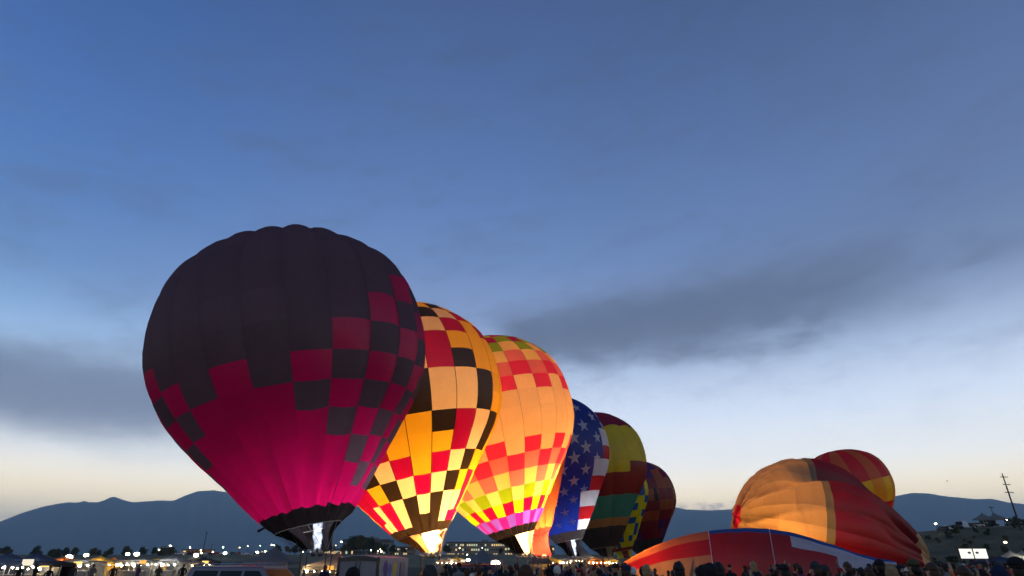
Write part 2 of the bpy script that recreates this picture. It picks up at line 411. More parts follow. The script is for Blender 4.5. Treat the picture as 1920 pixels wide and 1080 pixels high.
def env_panels(root, e, rows, color, nu=4, nv=3, puff=.03, margin=-.12, gores=None):
    """each coloured panel in view is a part; those on the far side are joined"""
    o0 = root.location.copy(); RV = []; RF = []; RM_ = []; keys = []
    campos = Vector((0, 0, CH)); cnt = 0
    for k in range(e.N):
        kk = k if k <= e.N//2 else k-e.N
        for j in range(len(rows)-1):
            s0, s1 = rows[j], rows[j+1]
            c = color(kk, j)
            if c is None: continue
            a0 = e.seam+kk*e.st
            vis = False
            for fu, fv in ((.5, .5), (.1, .5), (.9, .5), (.5, .1), (.5, .9)):
                p = e.pt(a0+e.st*fu, s0+(s1-s0)*fv); pu = e.pt(a0+e.st*(fu+.08), s0+(s1-s0)*fv); pv = e.pt(a0+e.st*fu, s0+(s1-s0)*fv+.15 if s0+(s1-s0)*fv+.15 < e.tot else s0+(s1-s0)*fv-.15)
                n = (pu-p).cross(pv-p)
                if s0+(s1-s0)*fv+.15 >= e.tot: n = -n
                if n.length > 0 and n.normalized().dot((campos-p).normalized()) > margin: vis = True
            V = []; Fc = []
            for v in range(nv+1):
                for u in range(nu+1):
                    V.append(e.pt(a0+e.st*u/nu, s0+(s1-s0)*v/nv, 0, puff*sin(pi*v/nv))-o0)
            if e.ground is not None and max((v+o0).z for v in V) < e.ground+.05: vis = False
            for v in range(nv):
                for u in range(nu):
                    a = v*(nu+1)+u; Fc.append((a, a+1, a+nu+2, a+nu+1))
            if vis:
                mesh('panel', V, Fc, FAB[c], root); cnt += 1
            else:
                b = len(RV); RV += V; RF += [tuple(i+b for i in f) for f in Fc]
                if c not in keys: keys.append(c)
                RM_ += [keys.index(c)]*len(Fc)
    if RF:
        o = mesh('far_side_panels', RV, RF, [FAB[c] for c in keys], root, True, RM_); o['kind'] = 'stuff'
    return cnt
def env_tapes(root, e, width, m, s0=.05, s1=None, ks=None):
    o0 = root.location; s1 = s1 or e.tot*.985
    for k in (ks if ks is not None else range(-e.N//4, e.N//4+2)):
        a = e.seam+k*e.st; V = []; Fc = []; n = 44
        for i in range(n+1):
            s = s0+(s1-s0)*i/n; r = max(.3, e.rz(s)[0]); da = width/2/r
            V += [e.pt(a-da, s, .035)-o0, e.pt(a+da, s, .035)-o0]
        for i in range(n): Fc.append((2*i, 2*i+1, 2*i+3, 2*i+2))
        mesh('load_tape', V, Fc, m, root)
def env_crown_ring(root, e, m):
    o0 = root.location; V = []; Fc = []
    for i in range(25):
        for s in (e.tot-.55, e.tot-.40): V.append(e.pt(2*pi*i/24, s, .06)-o0)
    for i in range(24): Fc.append((2*i, 2*i+2, 2*i+3, 2*i+1))
    mesh('crown_ring', V, Fc, m, root)
def lower_works(root, e, skirt, flame=None, burner_z=2.35, open_to=0, cables=12, skirt_bot=.85, basket=True, flame_top=2.2, flame_r=.36, high=False):
    """skirt panels from the mouth to the burner frame, cables, burner with its flame, basket"""
    o0 = root.location; r0 = e.P[0][0]
    bx, by = o0.x, o0.y
    n = len(skirt)
    for k, c in enumerate(skirt):
        if c == '-': continue
        a0 = -pi+2*pi*k/n; a1 = -pi+2*pi*(k+1)/n; V = []; Fc = []; nu, nv = 3, 5
        for v in range(nv+1):
            for u in range(nu+1):
                a = a0+(a1-a0)*u/nu; t = v/nv
                top = e.pt(a, .02); w = 1-.18*sin(pi*t)
                bot = Vector((bx+skirt_bot*sin(a), by-skirt_bot*cos(a), burner_z+.25))
                p = bot.lerp(top, t); cc = Vector((bx, by, 0)).lerp(Vector((e.X, e.D, 0)), t)
                p.x = cc.x+(p.x-cc.x)*w; p.y = cc.y+(p.y-cc.y)*w
                p += Vector((sin(a), -cos(a), 0))*.04*noise.noise(Vector((a*4, t*3, 2)))
                V.append(p-o0)
        for v in range(nv):
            for u in range(nu):
                i = v*(nu+1)+u; Fc.append((i, i+1, i+nu+2, i+nu+1))
        mesh('skirt_panel', V, Fc, FAB[c], root)
    # hoop along the mouth
    mb = MB(); pts = [e.pt(2*pi*k/20, .03)-o0 for k in range(21)]; mb.tube(pts, .035, 5); mb.build('mouth_hoop', FAB['C'] if skirt.count('C') else mat('pale_webbing', (.5, .46, .42), .7), root, True)
    for k in range(cables):
        a = 2*pi*(k+.5)/cables; tp = e.pt(a, .05)-o0
        cx = .72*(1 if sin(a) > 0 else -1); cyy = -.55*(1 if cos(a) > 0 else -1)
        MB().tube([(cx, cyy, burner_z), tp], .014, 4).build('cable', STEEL, root)
    # burner and its frame
    b = MB()
    for sx in (-1, 1): b.tube([(sx*.75, -.6, burner_z), (sx*.75, .6, burner_z)], .025)
    for sy in (-1, 1): b.tube([(-.75, sy*.6, burner_z), (.75, sy*.6, burner_z)], .025)
    fr = b.build('burner_frame', STEEL, root)
    b = MB()
    for sx in (-1, 1):
        b.tube([(sx*.2, 0, burner_z-.15), (sx*.2, 0, burner_z+.12), (sx*.2, 0, burner_z+.3)], .14, 10)
        b.tube([(sx*.2, 0, burner_z), (sx*.75, 0, burner_z)], .02)
    b.build('burner', STEEL, fr, True)
    if basket:
        for sx in (-1, 1):
            for sy in (-1, 1): MB().tube([(sx*.7, sy*.5, 1.05), (sx*.75, sy*.6, burner_z)], .03).build('upright', LEATHER, root)
        q = MB(); rings = []
        for z, i in ((0.0, .06), (.08, 0), (1.02, -.03), (1.1, 0), (1.1, .07), (.1, .09)):
            rings.append([(sx*(.78-i)+cc*(.12), sy*(.58-i)+dd*.12, z) for sx, sy, cc, dd in ((1, -1, -1, 0), (1, -1, 0, 1), (1, 1, 0, -1), (1, 1, -1, 0), (-1, 1, 1, 0), (-1, 1, 0, -1), (-1, -1, 0, 1), (-1, -1, 1, 0))])
        q.loft(rings, cap=True); bk = q.build('basket', WICK, root)
        rim = MB(); pts = [(.8*cos(2*pi*k/24)*min(1, 1.25*1/max(abs(cos(2*pi*k/24)), abs(sin(2*pi*k/24)))*.8), .6*sin(2*pi*k/24)*min(1, 1.25*1/max(abs(cos(2*pi*k/24)), abs(sin(2*pi*k/24)))*.8), 1.1) for k in range(25)]
        rim.tube(pts, .055, 6).build('padded_rim', LEATHER, bk, True)
    if flame:
        nm, c, st = flame; f = MB(); rings = []; nr = 12; base = Vector((0, 0, burner_z+.30)); nr = 28 if high else 12
        tip = Vector((e.X-bx, e.D-by, 0))*.55+base+Vector((0, 0, flame_top))
        for i in range(nr+1):
            t = i/nr; ctr = base.lerp(tip, t)
            r = flame_r*(.28+1.5*t*(1-t)**.55+.05) if i < nr else .015
            r *= 1-.15*t
            if high and i < nr: r = flame_r*(.16+.20*min(1, t*5)+.62*sin(pi*min(1, t/.30))**1.3*(1+.35*noise.noise(Vector((t*22, bx, 4)))))
            ctr = base.lerp(tip, t)
            ctr += Vector((noise.noise(Vector((t*3, bx, 0))), noise.noise(Vector((t*3, bx, 7))), 0))*.12*t
            rings.append([ctr+Vector((cos(2*pi*k/14), sin(2*pi*k/14), 0))*r*(1+.16*noise.noise(Vector((cos(2*pi*k/14)*1.5, sin(2*pi*k/14)*1.5, t*5+bx)))) for k in range(14)])
        f.loft(rings)
        if not high: f.build('flame', glow(nm, c, st), fr, True)
        else:
            keep = [r_ for r_ in rings if sum(p_.z for p_ in r_)/14 > e.zm+.55]
            MB().loft(keep).build('hidden_emitter', glow(nm, c, st), fr, True)  # unseen emitter added inside the envelope, stretched tall to light the fabric evenly
            g = MB(); rr_ = []; H_ = e.zm+1.5-base.z
            for i in range(23):
                t = i/22; ctr = base+Vector(((e.X-bx)*.35*t, (e.D-by)*.35*t, H_*t))
                ctr += Vector((noise.noise(Vector((t*5, bx, 1))), noise.noise(Vector((t*5, bx, 8))), 0))*.22*t
                r = flame_r*(1.12 if c[2] < .5 else .72)*(.30+1.15*sin(pi*min(1, .12+t*.88))**.8)*(1+.30*noise.noise(Vector((t*9, bx, 3)))) if i < 22 else .03
                rr_.append([ctr+Vector((cos(2*pi*k/18), sin(2*pi*k/18), 0))*r*(1+.30*noise.noise(Vector((cos(2*pi*k/18)*1.6, sin(2*pi*k/18)*1.6, t*7+bx)))) for k in range(18)])
            g.loft(rr_); g.build('flame', gas(nm+'_gas', c), fr, True)
def rows_from(b, e, step):
    b = list(b)
    while b[-1]+step*1.3 < e.tot-.5: b.append(b[-1]+step)
    b.append(e.tot-.45); b.append(e.tot); return b

# --- plum black and magenta balloon
e1 = Env([-12.3, 38.688, 3.736, .221, -.005, 8.52, .657, 1.901, .90, 2.40, .06], 22, -1.5, .13, .30)
t1 = thing('hot_air_balloon', 'plum black balloon with magenta lower half and stepped checker panels, beside the trailer', 'balloon', (-11.6, 38.6, 0))
r1 = rows_from([0, 1.15, 2.3, 3.8, 5.45, 7.1, 8.75, 10.4, 12.2, 14.1, 16.1, 17.9], e1, 1.7)
C1 = {0: 'kmmmmmddddd', 1: 'kmmmmdmdddd', 2: 'kmmmdmdmddd', 3: 'kmmdmdmdmdd', 4: 'kmdmdmdmdmd', 5: 'kmmdmdmdmdm', 6: 'kmdmdmdmdmd', 7: 'kmmmdmdmddd', -1: 'kmmmmmmdddd', -2: 'kmmmmmddddd', -3: 'kmmmmdmdddd', -4: 'kmmmdmdmddd', -5: 'kmmdmdmdddd', -6: 'kmmmdmddddd'}
def col1(k, j):
    s = C1.get(k, 'kmmmmmddddd'); return s[j] if j < len(s) else 'd'
print('b1', env_panels(t1, e1, r1, col1, 5, 3, .02))
env_tapes(t1, e1, .03, fabric('plum_tape', (.16, .06, .10), .5), ks=(-4, -3, 3, 4, 5, 6)); env_crown_ring(t1, e1, FAB['d'])
lower_works(t1, e1, 'xxxxxxxq--qxxxxx', ('blue_white_flame', (.95, .92, 1), 56), flame_top=6.5, flame_r=.29, high=True)
MB().tube([Vector((-14.3, 38.2, 4.15))-t1.location, Vector((-14.75, 38.1, 3.75))-t1.location, Vector((-15.1, 38.0, 3.55))-t1.location], .03, 5, .09).build('tether_rope', FAB['k'], t1, True)

# --- golden checker balloon
e2 = Env([-7.401, 53.19, 3.946, .232, -.011, 9.12, .661, 2.07, .878, 2.15, .0], 24, 7.7, .045, .10, lump=.02)
t2 = thing('hot_air_balloon', 'brightly glowing golden balloon with black and crimson checker panels', 'balloon', (-6.6, 53.1, 0))
r2 = rows_from([0, .77, 1.7, 3.4, 5.1, 6.83, 8.5, 10.2, 11.85, 13.5, 15.15, 16.8, 18.4, 20], e2, 1.6)
C2 = {0: 'KKCROOOKKCCOCK', 1: 'KKKCROKCCRRCKO', 2: 'KCCKCRRCCKORCK', 3: 'KRCOKCCKKOOOR', 4: 'KRRROKKOOOOR', 5: 'KROOOOOOOOORO', 6: 'KCOOKOOOOOKO', -1: 'KKKCROOOOOCC', -2: 'KCCKCROOOCCR', -3: 'KRROKROOOKKC', -4: 'KCCRROOOKKC', -5: 'KCRROOOOK', -6: 'KRRRO'}
def col2(k, j):
    s = C2.get(k, 'KROOOCCOOOROCO'); return s[j] if j < len(s) else 'OKCR'[(k+j) % 4]
print('b2', env_panels(t2, e2, r2, col2, 4, 3, .025))
env_tapes(t2, e2, .055, TAPE); env_crown_ring(t2, e2, TAPE)
lower_works(t2, e2, 'zzzzzzzn----nzzz', ('orange_flame', (1, .60, .25), 160), flame_top=9.5, flame_r=.50, high=True)

# --- peach patchwork balloon
e3 = Env([.296, 62.278, 4.214, .255, -.014, 9.03, .676, 1.933, .877, 2.321, .028], 26, 7.3, .045, .12, lump=.02)
t3 = thing('hot_air_balloon', 'glowing peach balloon with a rainbow patchwork of scarlet, lime and violet panels', 'balloon', (1.25, 62.2, 0))
r3 = rows_from([0, .95, 2.3, 3.65, 5.1, 6.7, 8.3, 9.75, 11.1, 12.55, 14.1, 15.5, 17, 18.4, 19.8], e3, 1.4)
C3 = {0: 'kGEYQPWWWWPQYLU', 1: 'kVULYQPWWWWPQYLU', 2: 'kGEYQPWWWWPQYLU', 3: 'kVULYQPWWWWPQYLU', 4: 'kGEYQPWWWWPQYLU', 5: 'kVULYQPWWWWPQYLU', 6: 'kGEYQPWWWWPQYLU',
      -1: 'kVULYQPWWWWPQYLU', -2: 'kGEYQPWWWWPQYLU', -3: 'kVULYQPWWWWPQYLU', -4: 'kGEYQPWWWWPQYLU', -5: 'kVULYQPWWWPQYLU', -6: 'kGEYQPWWWWPQYLU'}
def col3(k, j):
    s = C3.get(k, 'kVEYQPWWWWPQYLU'); return s[j] if j < len(s) else 'UL'[(k+j) % 2]
print('b3', env_panels(t3, e3, r3, col3, 4, 3, .02))
env_tapes(t3, e3, .03, fabric('amber_tape', (.35, .18, .06), .3)); env_crown_ring(t3, e3, TAPE)
lower_works(t3, e3, 'xxxxxxxx--nCnxxx', ('yellow_flame', (1, .60, .25), 235), flame_top=9.5, flame_r=.50, high=True)

# --- salmon balloon, all but one edge hidden
e3b = Env([2.35, 72.033, 4.331, .301, 0, 8.779, .521, 1.837, .898, 2.198, .178], 16, 0, .10, .5)
t3b = thing('hot_air_balloon', 'salmon orange balloon peeking out between the peach and the starred balloons', 'balloon', (3.55, 72.0, 0))
r3b = rows_from([0, .8, 2.5, 4.5, 6.5, 9, 11.5, 13.5, 15.5, 18], e3b, 2)
env_panels(t3b, e3b, r3b, lambda k, j: 'Bs'[j > 0] if j < 3 else ('s', 'Q', 'O', 's')[(k+j//3) % 4], 4, 3, .02)
lower_works(t3b, e3b, 'BBBBBBBBBBBBBBBB', ('orange_flame_b', (1, .50, .16), 150), cables=8, flame_top=4.5)

# --- stars and stripes
e4 = Env([7.489, 84.216, 4.404, .189, .005, 8.053, .594, 1.84, .941, 2.134, .001], 24, -5, .02, .10, lump=.012)
t4 = thing('hot_air_balloon', 'navy blue balloon with white stars and a red and white striped edge', 'balloon', (8.1, 84.2, 0))
r4 = rows_from([0, 1.25, 2.6, 4.3, 6.35, 8.3, 10.5, 12.2, 14.5, 16.4], e4, 2)
def col4(k, j):
    lim = {1: 4.3, 2: 4.3, 3: 5, 4: 9, 5: 99}.get(k)
    if j == 0: return 'g'
    first = {1: 1, 2: 3, 3: 6, 4: 8}        # rows below this are striped in gore k
    striped = (5 <= k <= 9) or (k in first and j <= {1: 1, 2: 3, 3: 5, 4: 8}[k] and k >= 2 and j >= 1)
    if k == 2: striped = j <= 3
    if k == 3: striped = j <= 5
    if k == 4: striped = j <= 7
    return ('wr'[j % 2 == 0]) if striped else 'b'
env_panels(t4, e4, r4, col4, 4, 4, .015)
def star(e, root, ad, s, R):
    o0 = root.location; a = radians(ad); r = e.rz(s)[0]; V = [e.pt(a, s, .07)-o0]; Fc = []
    for ring, f in ((1, .5), (2, 1.0)):
        for k in range(10):
            rr = R*f*(1 if k % 2 == 0 else .40); t = 2*pi*k/10
            V.append(e.pt(a+rr*sin(t)/r, s+rr*cos(t), .07)-o0)
    for k in range(10):
        k2 = (k+1) % 10; Fc += [(0, 1+k2, 1+k), (1+k, 1+k2, 11+k2, 11+k)]
    mesh('star', V, Fc, FAB['w'], root)
for ad, s, R in ((35, 17.56, .75), (50.5, 16.07, .85), (32.5, 14.77, .95), (46.5, 13.15, .85), (18.5, 13.28, .95), (30, 11.99, .95), (16, 10.88, .95), (43.5, 10.56, .78), (28.5, 9.27, .85), (14.5, 7.97, .82), (29, 6.67, .70),
                 (1.5, 6.74, .7), (13.5, 5.44, .62), (-2.5, 3.95, .6), (-22, 2.4, .48), (11, 2.46, .48), (2, 9.6, .9), (4, 12.2, .95), (20, 16.3, .9), (-12, 8.3, .85), (-16, 5.5, .65), (4, 15.0, .9), (66, 15.0, .8)): star(e4, t4, ad, s, R)
env_crown_ring(t4, e4, FAB['b'])
lower_works(t4, e4, 'xxxxxxxq--qxxxxx', ('blue_white_flame_b', (.9, .90, 1), 80), flame_top=6.5, flame_r=.31, cables=10, high=True)

# --- yellow petal balloon with dark bands
e5 = Env([13.798, 97.032, 3.852, .109, 0, 8.318, .558, 2.042, .924, 2.176, .001], 16, -8, .12, .15)
t5 = thing('hot_air_balloon', 'dim balloon with drooping yellow petals over maroon and teal bands', 'balloon', (14.2, 97, 0))
r5 = rows_from([0, 1.2, 3.3, 4.6, 6.4, 8.1, 10, 11.4, 12.9, 15.5, 18.4], e5, 2)
def col5(k, j):
    if j <= 1: return 'g'
    if j == 2: return 'n'
    if j in (3, 4): return 't'
    if j in (5, 6): return 'B'
    if j == 7: return 'y' if k % 4 in (0, 1) else 'B'
    if j in (8, 9): return 'y'
    return 'U' if k % 3 else 'B'
env_panels(t5, e5, r5, col5, 4, 3, .02); env_crown_ring(t5, e5, FAB['U'])
lower_works(t5, e5, 'ggggggggjjgggggg', None, cables=8)

# --- small yellow and blue checkered
e5b = Env([19.217, 112.121, 3.645, .147, 0, 6.426, .538, 1.57, .92, 2.209, 0], 20, 2, .06, .05)
t5b = thing('hot_air_balloon', 'narrow yellow balloon dotted with blue squares, behind the petal balloon', 'balloon', (19.6, 112, 0))
r5b = rows_from([0, .6, 1.6, 2.6, 3.6, 4.7, 5.8, 7, 8.2, 9.4, 10.6, 11.8, 13], e5b, 1.2)
env_panels(t5b, e5b, r5b, lambda k, j: 'B' if j == 0 else ('l' if (k+2*j) % 5 == 0 or (k*2+j) % 7 == 0 else 'y'), 3, 2, .015); env_crown_ring(t5b, e5b, FAB['y'])
lower_works(t5b, e5b, 'yyyyyyyBByyyyyyy', None, cables=8, skirt_bot=1.5, burner_z=2.2)

# --- dim purple and rust balloon
e6 = Env([28.067, 134.961, 3.587, .122, .001, 8.013, .598, 2.105, .928, 2.179, .127], 18, 4, .09, .12)
t6 = thing('hot_air_balloon', 'unlit purple and rust balloon with a small dark figure on its side', 'balloon', (28.6, 135, 0))
r6 = rows_from([0, 1.2, 3.2, 5.2, 7.2, 9.2, 11.2, 13.4, 15.6, 17.6], e6, 2)
def col6(k, j):
    if j <= 1: return 'g'
    if j <= 3: return 'uUBB'[(k+j) % 4]
    if j <= 7: return 'oBBo'[(k+2*j) % 4]
    return 'uuUo'[(k*3+j) % 4] if j < 10 else 'u'
env_panels(t6, e6, r6, col6, 4, 3, .02); env_crown_ring(t6, e6, FAB['u'])
V = []; a0 = radians(18); fig = [(-.5, -1.3), (.5, -1.3), (.62, -.2), (.35, .5), (.5, 1.0), (0, 1.5), (-.5, 1.0), (-.35, .5), (-.62, -.2)]
for x, s in fig: V.append(e6.pt(a0+x*.9/7.6, 12.3+s*.9, .12)-t6.location)
mesh('figure_applique', V+[e6.pt(a0, 12.4, .16)-t6.location], [(i, (i+1) % 9, 9) for i in range(9)], FAB['k'], t6)
lower_works(t6, e6, 'gggggggggggggggg', None, cables=8)

# --- red and orange striped, rising behind
eR = Env([66.117, 118.299, 3.566, .217, .003, 7.75, .525, 2.055, .82, 2.217, .005], 18, 4, .08, .12)
tR = thing('hot_air_balloon', 'red and orange gored balloon with a yellow belt, standing behind the half inflated one', 'balloon', (66.8, 118.2, 0))
rR = rows_from([0, 1, 3, 5, 7, 9, 11.2, 13.2, 15.2, 17.2], eR, 2)
env_panels(tR, eR, rR, lambda k, j: ('y' if k % 2 else 'O') if 5 <= j <= 6 else ('o' if k % 2 == 0 else 'r') if j > 1 else 'B', 4, 3, .02)
env_crown_ring(tR, eR, FAB['r']); env_tapes(tR, eR, .12, FAB['s'], ks=(3, 5))
lower_works(tR, eR, 'BBBBBBBBBBBBBBBB', ('orange_flame_c', (1, .55, .2), 26), high=True, flame_top=8, cables=8)

# --- half inflated balloon lying on its side
def dentL(ph, s):
    p = math.degrees(ph)
    p = (p+180) % 360-180
    g = exp(-((p-58+1.0*(s-14))/11)**2)*smooth01((s-8)/4)*smooth01((24.5-s)/5)
    g2 = exp(-((p-28)/9)**2)*exp(-((s-6)/4)**2)
    f = abs(noise.noise(Vector((ph*2.6+s*.05, s*.07, 2.2)))); f2 = abs(noise.noise(Vector((ph*.9+s*.1, s*.42-ph*.8, 6.2))))
    return -2.6*g-.8*g2-.22*(1-min(1, f*2.5))**2*smooth01(s/4)*smooth01((s-2)/5)-.13*(1-min(1, f2*3))**2*smooth01((s-14)/4)
eL = Env([52.12, 83.026, 1.518, 1.325, -.002, 9.745, .645, 1.835, 1.008, 2.029, .364], 24, 0, .05, .35, ground=.05, dent=dentL, lump=.03)
tL = thing('hot_air_balloon', 'half inflated balloon lying on its side, dark red with a gold lit end', 'balloon', (44, 83, 0))
rL = rows_from([0, 1.0, 3.1, 5.4, 7.6, 10.0, 12.4, 15.0, 17.9, 18.8, 20.3, 22.0], eL, 2)
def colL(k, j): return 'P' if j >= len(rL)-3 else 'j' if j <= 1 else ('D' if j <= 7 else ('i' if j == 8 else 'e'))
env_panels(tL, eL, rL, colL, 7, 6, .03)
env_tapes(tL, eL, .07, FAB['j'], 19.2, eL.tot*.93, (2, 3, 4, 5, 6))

# --- deflated envelope spread in front
OUT = [(1150, 1074), (1175, 1052), (1200, 1037), (1230, 1022), (1262, 1010), (1295, 1001), (1330, 995), (1365, 991.5), (1400, 990), (1442, 992), (1480, 998), (1520, 1008), (1565, 1023), (1605, 1037), (1645, 1047), (1680, 1053)]
DF = 57.0
tF = thing('hot_air_balloon', 'deflated red and white envelope with blue edge spread low over the ground', 'balloon', (22, DF, 0))
def flat_top(px):
    for (x0, y0), (x1, y1) in zip(OUT, OUT[1:]):
        if px <= x1: return at(px, y0+(y1-y0)*(px-x0)/(x1-x0), DF+3.0)
    return at(px, OUT[-1][1], DF+3.0)
def flat_pt(px, v):                               # v: 0 front hem on the ground .. 1 top .. 1.6 behind
    T = flat_top(px); h = max(.15, T.z-.05); w = 3.2+.5*sin(px*.01)
    a = v*pi/2
    y = DF+3.0-w*cos(a)*(1 if v < 1 else 1.6)
    z = .05+h*sin(a)**.72 if a < pi else .05
    x = T.x*y/(DF+3.0) if v < 1 else T.x
    z += .10*noise.noise(Vector((x*.45, v*2.5, 1)))*min(1, h)*(1 if v < .95 else .3)
    return Vector((x, y, z))-tF.location
ux = [1150, 1178, 1205, 1235, 1268, 1298, 1328, 1356, 1384, 1412, 1442, 1480, 1520, 1565, 1605, 1645, 1680]
vv = [0, .14, .28, .42, .55, .69, 1.0, 1.3, 1.7, 1.98]
for i in range(len(ux)-1):
    for j in range(len(vv)-1):
        mid = (ux[i]+ux[i+1])/2
        if mid < 1328: c = 'n' if j < 2 else ('r' if j < 4 else 's')
        elif mid < 1480: c = 'r' if j < 5 else 'l'
        elif mid < 1565: c = 'r' if j < 3 else ('h' if j < 5 else 'l')
        else: c = 'h' if j < 5 else 'l'
        if mid < 1328 and j == 2 and mid > 1300: c = 'r'
        if mid < 1328 and j >= 6: c = 's'
        V = []; Fc = []; nu, nv = 4, 3
        for b in range(nv+1):
            for a in range(nu+1): V.append(flat_pt(ux[i]+(ux[i+1]-ux[i])*a/nu, vv[j]+(vv[j+1]-vv[j])*b/nv))
        for b in range(nv):
            for a in range(nu):
                q = b*(nu+1)+a; Fc.append((q, q+1, q+nu+2, q+nu+1))
        mesh('panel', V, Fc, FAB[c], tF)
for px in (1328, 1442):
    V = []; Fc = []
    for b in range(21):
        for d in (-.8, .8): V.append(flat_pt(px+d, b/20*1.0)+Vector((0, -.03, .03)))
    for b in range(20): Fc.append((2*b, 2*b+1, 2*b+3, 2*b+2))
    mesh('seam_tape', V, Fc, FAB['h'], tF)

# burner blowing heat into the low end of the lying envelope, its basket on its side
def lying_burner():
    P = Vector((31.2, 78.0, 1.2)) - tL.location
    b = MB()
    for a in range(4):
        t = pi/4+a*pi/2; b.tube([P+Vector((0, .7*cos(t), .7*sin(t))), P+Vector((0, .7*cos(t+pi/2), .7*sin(t+pi/2)))], .03)
    fr = b.build('burner_frame', STEEL, tL)
    b = MB()
    for sy in (-1, 1): b.tube([P+Vector((-.2, sy*.2, 0)), P+Vector((.1, sy*.2, 0)), P+Vector((.3, sy*.2, 0))], .14, 10)
    b.build('burner', STEEL, fr, True)
    f = MB(); rings = []
    for i in range(13):
        t = i/12; c = P+Vector((.3+3.6*t, 0, .9*t*t)); r = .45*(.3+1.5*t*(1-t)**.55) if i < 12 else .02
        rings.append([c+Vector((0, cos(2*pi*k/14), sin(2*pi*k/14)))*r*(1+.15*noise.noise(Vector((k*.7, t*5, 3)))) for k in range(14)])
    f.loft(rings); f.build('flame', glow('inflation_flame', (1, .45, .10), 150), fr, True)
    q = MB(); rings = []
    B = P+Vector((-1.0, 0, 0))
    for x, i in ((0, 0), (-.05, .05), (-1.05, 0), (-1.12, .06)):
        rings.append([B+Vector((x, y*(.6-i), z*(.75-i)-.5)) for y, z in ((-1, -.8), (-.8, -1), (.8, -1), (1, -.8), (1, .8), (.8, 1), (-.8, 1), (-1, .8))])
    q.loft(rings).build('basket', WICK, tL)
lying_burner()

# ------------------------------------------------------------------ shared object materials
WHITEP = mat('white_paint', (.62, .62, .62), .35, var=.06, spec=.5); SILVER = mat('silver_paint', (.35, .35, .37), .3, .4, .06, spec=.5); DARKP = mat('black_paint', (.02, .02, .022), .25, 0, .1, spec=.5)
REDP = mat('red_paint', (.35, .02, .02), .3, 0, .1, spec=.5); GLASS = mat('tinted_glass', (.010, .015, .016), .10, 0, .1, spec=.18); RUBBER = mat('tyre_rubber', (.015, .015, .015), .85)
RIM = mat('alloy', (.5, .5, .5), .3, .9); CHROME = mat('chrome_trim', (.6, .6, .6), .15, 1); POLE = mat('weathered_pole', (.06, .045, .035), .9, scale=2)
CONC = mat('pale_concrete', (.20, .19, .17), .85, var=.2, scale=.3); STUCCO = mat('tan_stucco', (.24, .19, .14), .9, var=.15, scale=.3); ROOFM = mat('grey_roof', (.10, .10, .105), .8, scale=.3)
ORANGEW = mat('terracotta_wall', (.55, .20, .07), .8, var=.1, scale=.3)
WARMW = glow('warm_lit_window', (1, .70, .32), .9); COOLW = glow('cool_lit_window', (.85, 1, .72), .6); DARKW = mat('dark_window', (.02, .025, .03), .1, spec=.7)
LAMPW = glow('floodlight_white', (1, .88, .60), 45); LAMPG = glow('mercury_green_lamp', (.70, 1, .72), 28); LAMPO = glow('sodium_lamp', (1, .66, .28), 26)
TENTW = fabric('white_tent_cloth', (.24, .23, .21), .45); TENTB = fabric('navy_tent_cloth', (.03, .05, .10), .3); TENTK = fabric('dark_tent_cloth', (.03, .028, .03), .3); TENTO = fabric('orange_tent_cloth', (.60, .22, .05), .4); TENTY = fabric('yellow_tent_cloth', (.65, .45, .08), .4); TENTG = fabric('grey_tent_cloth', (.25, .25, .25), .4)

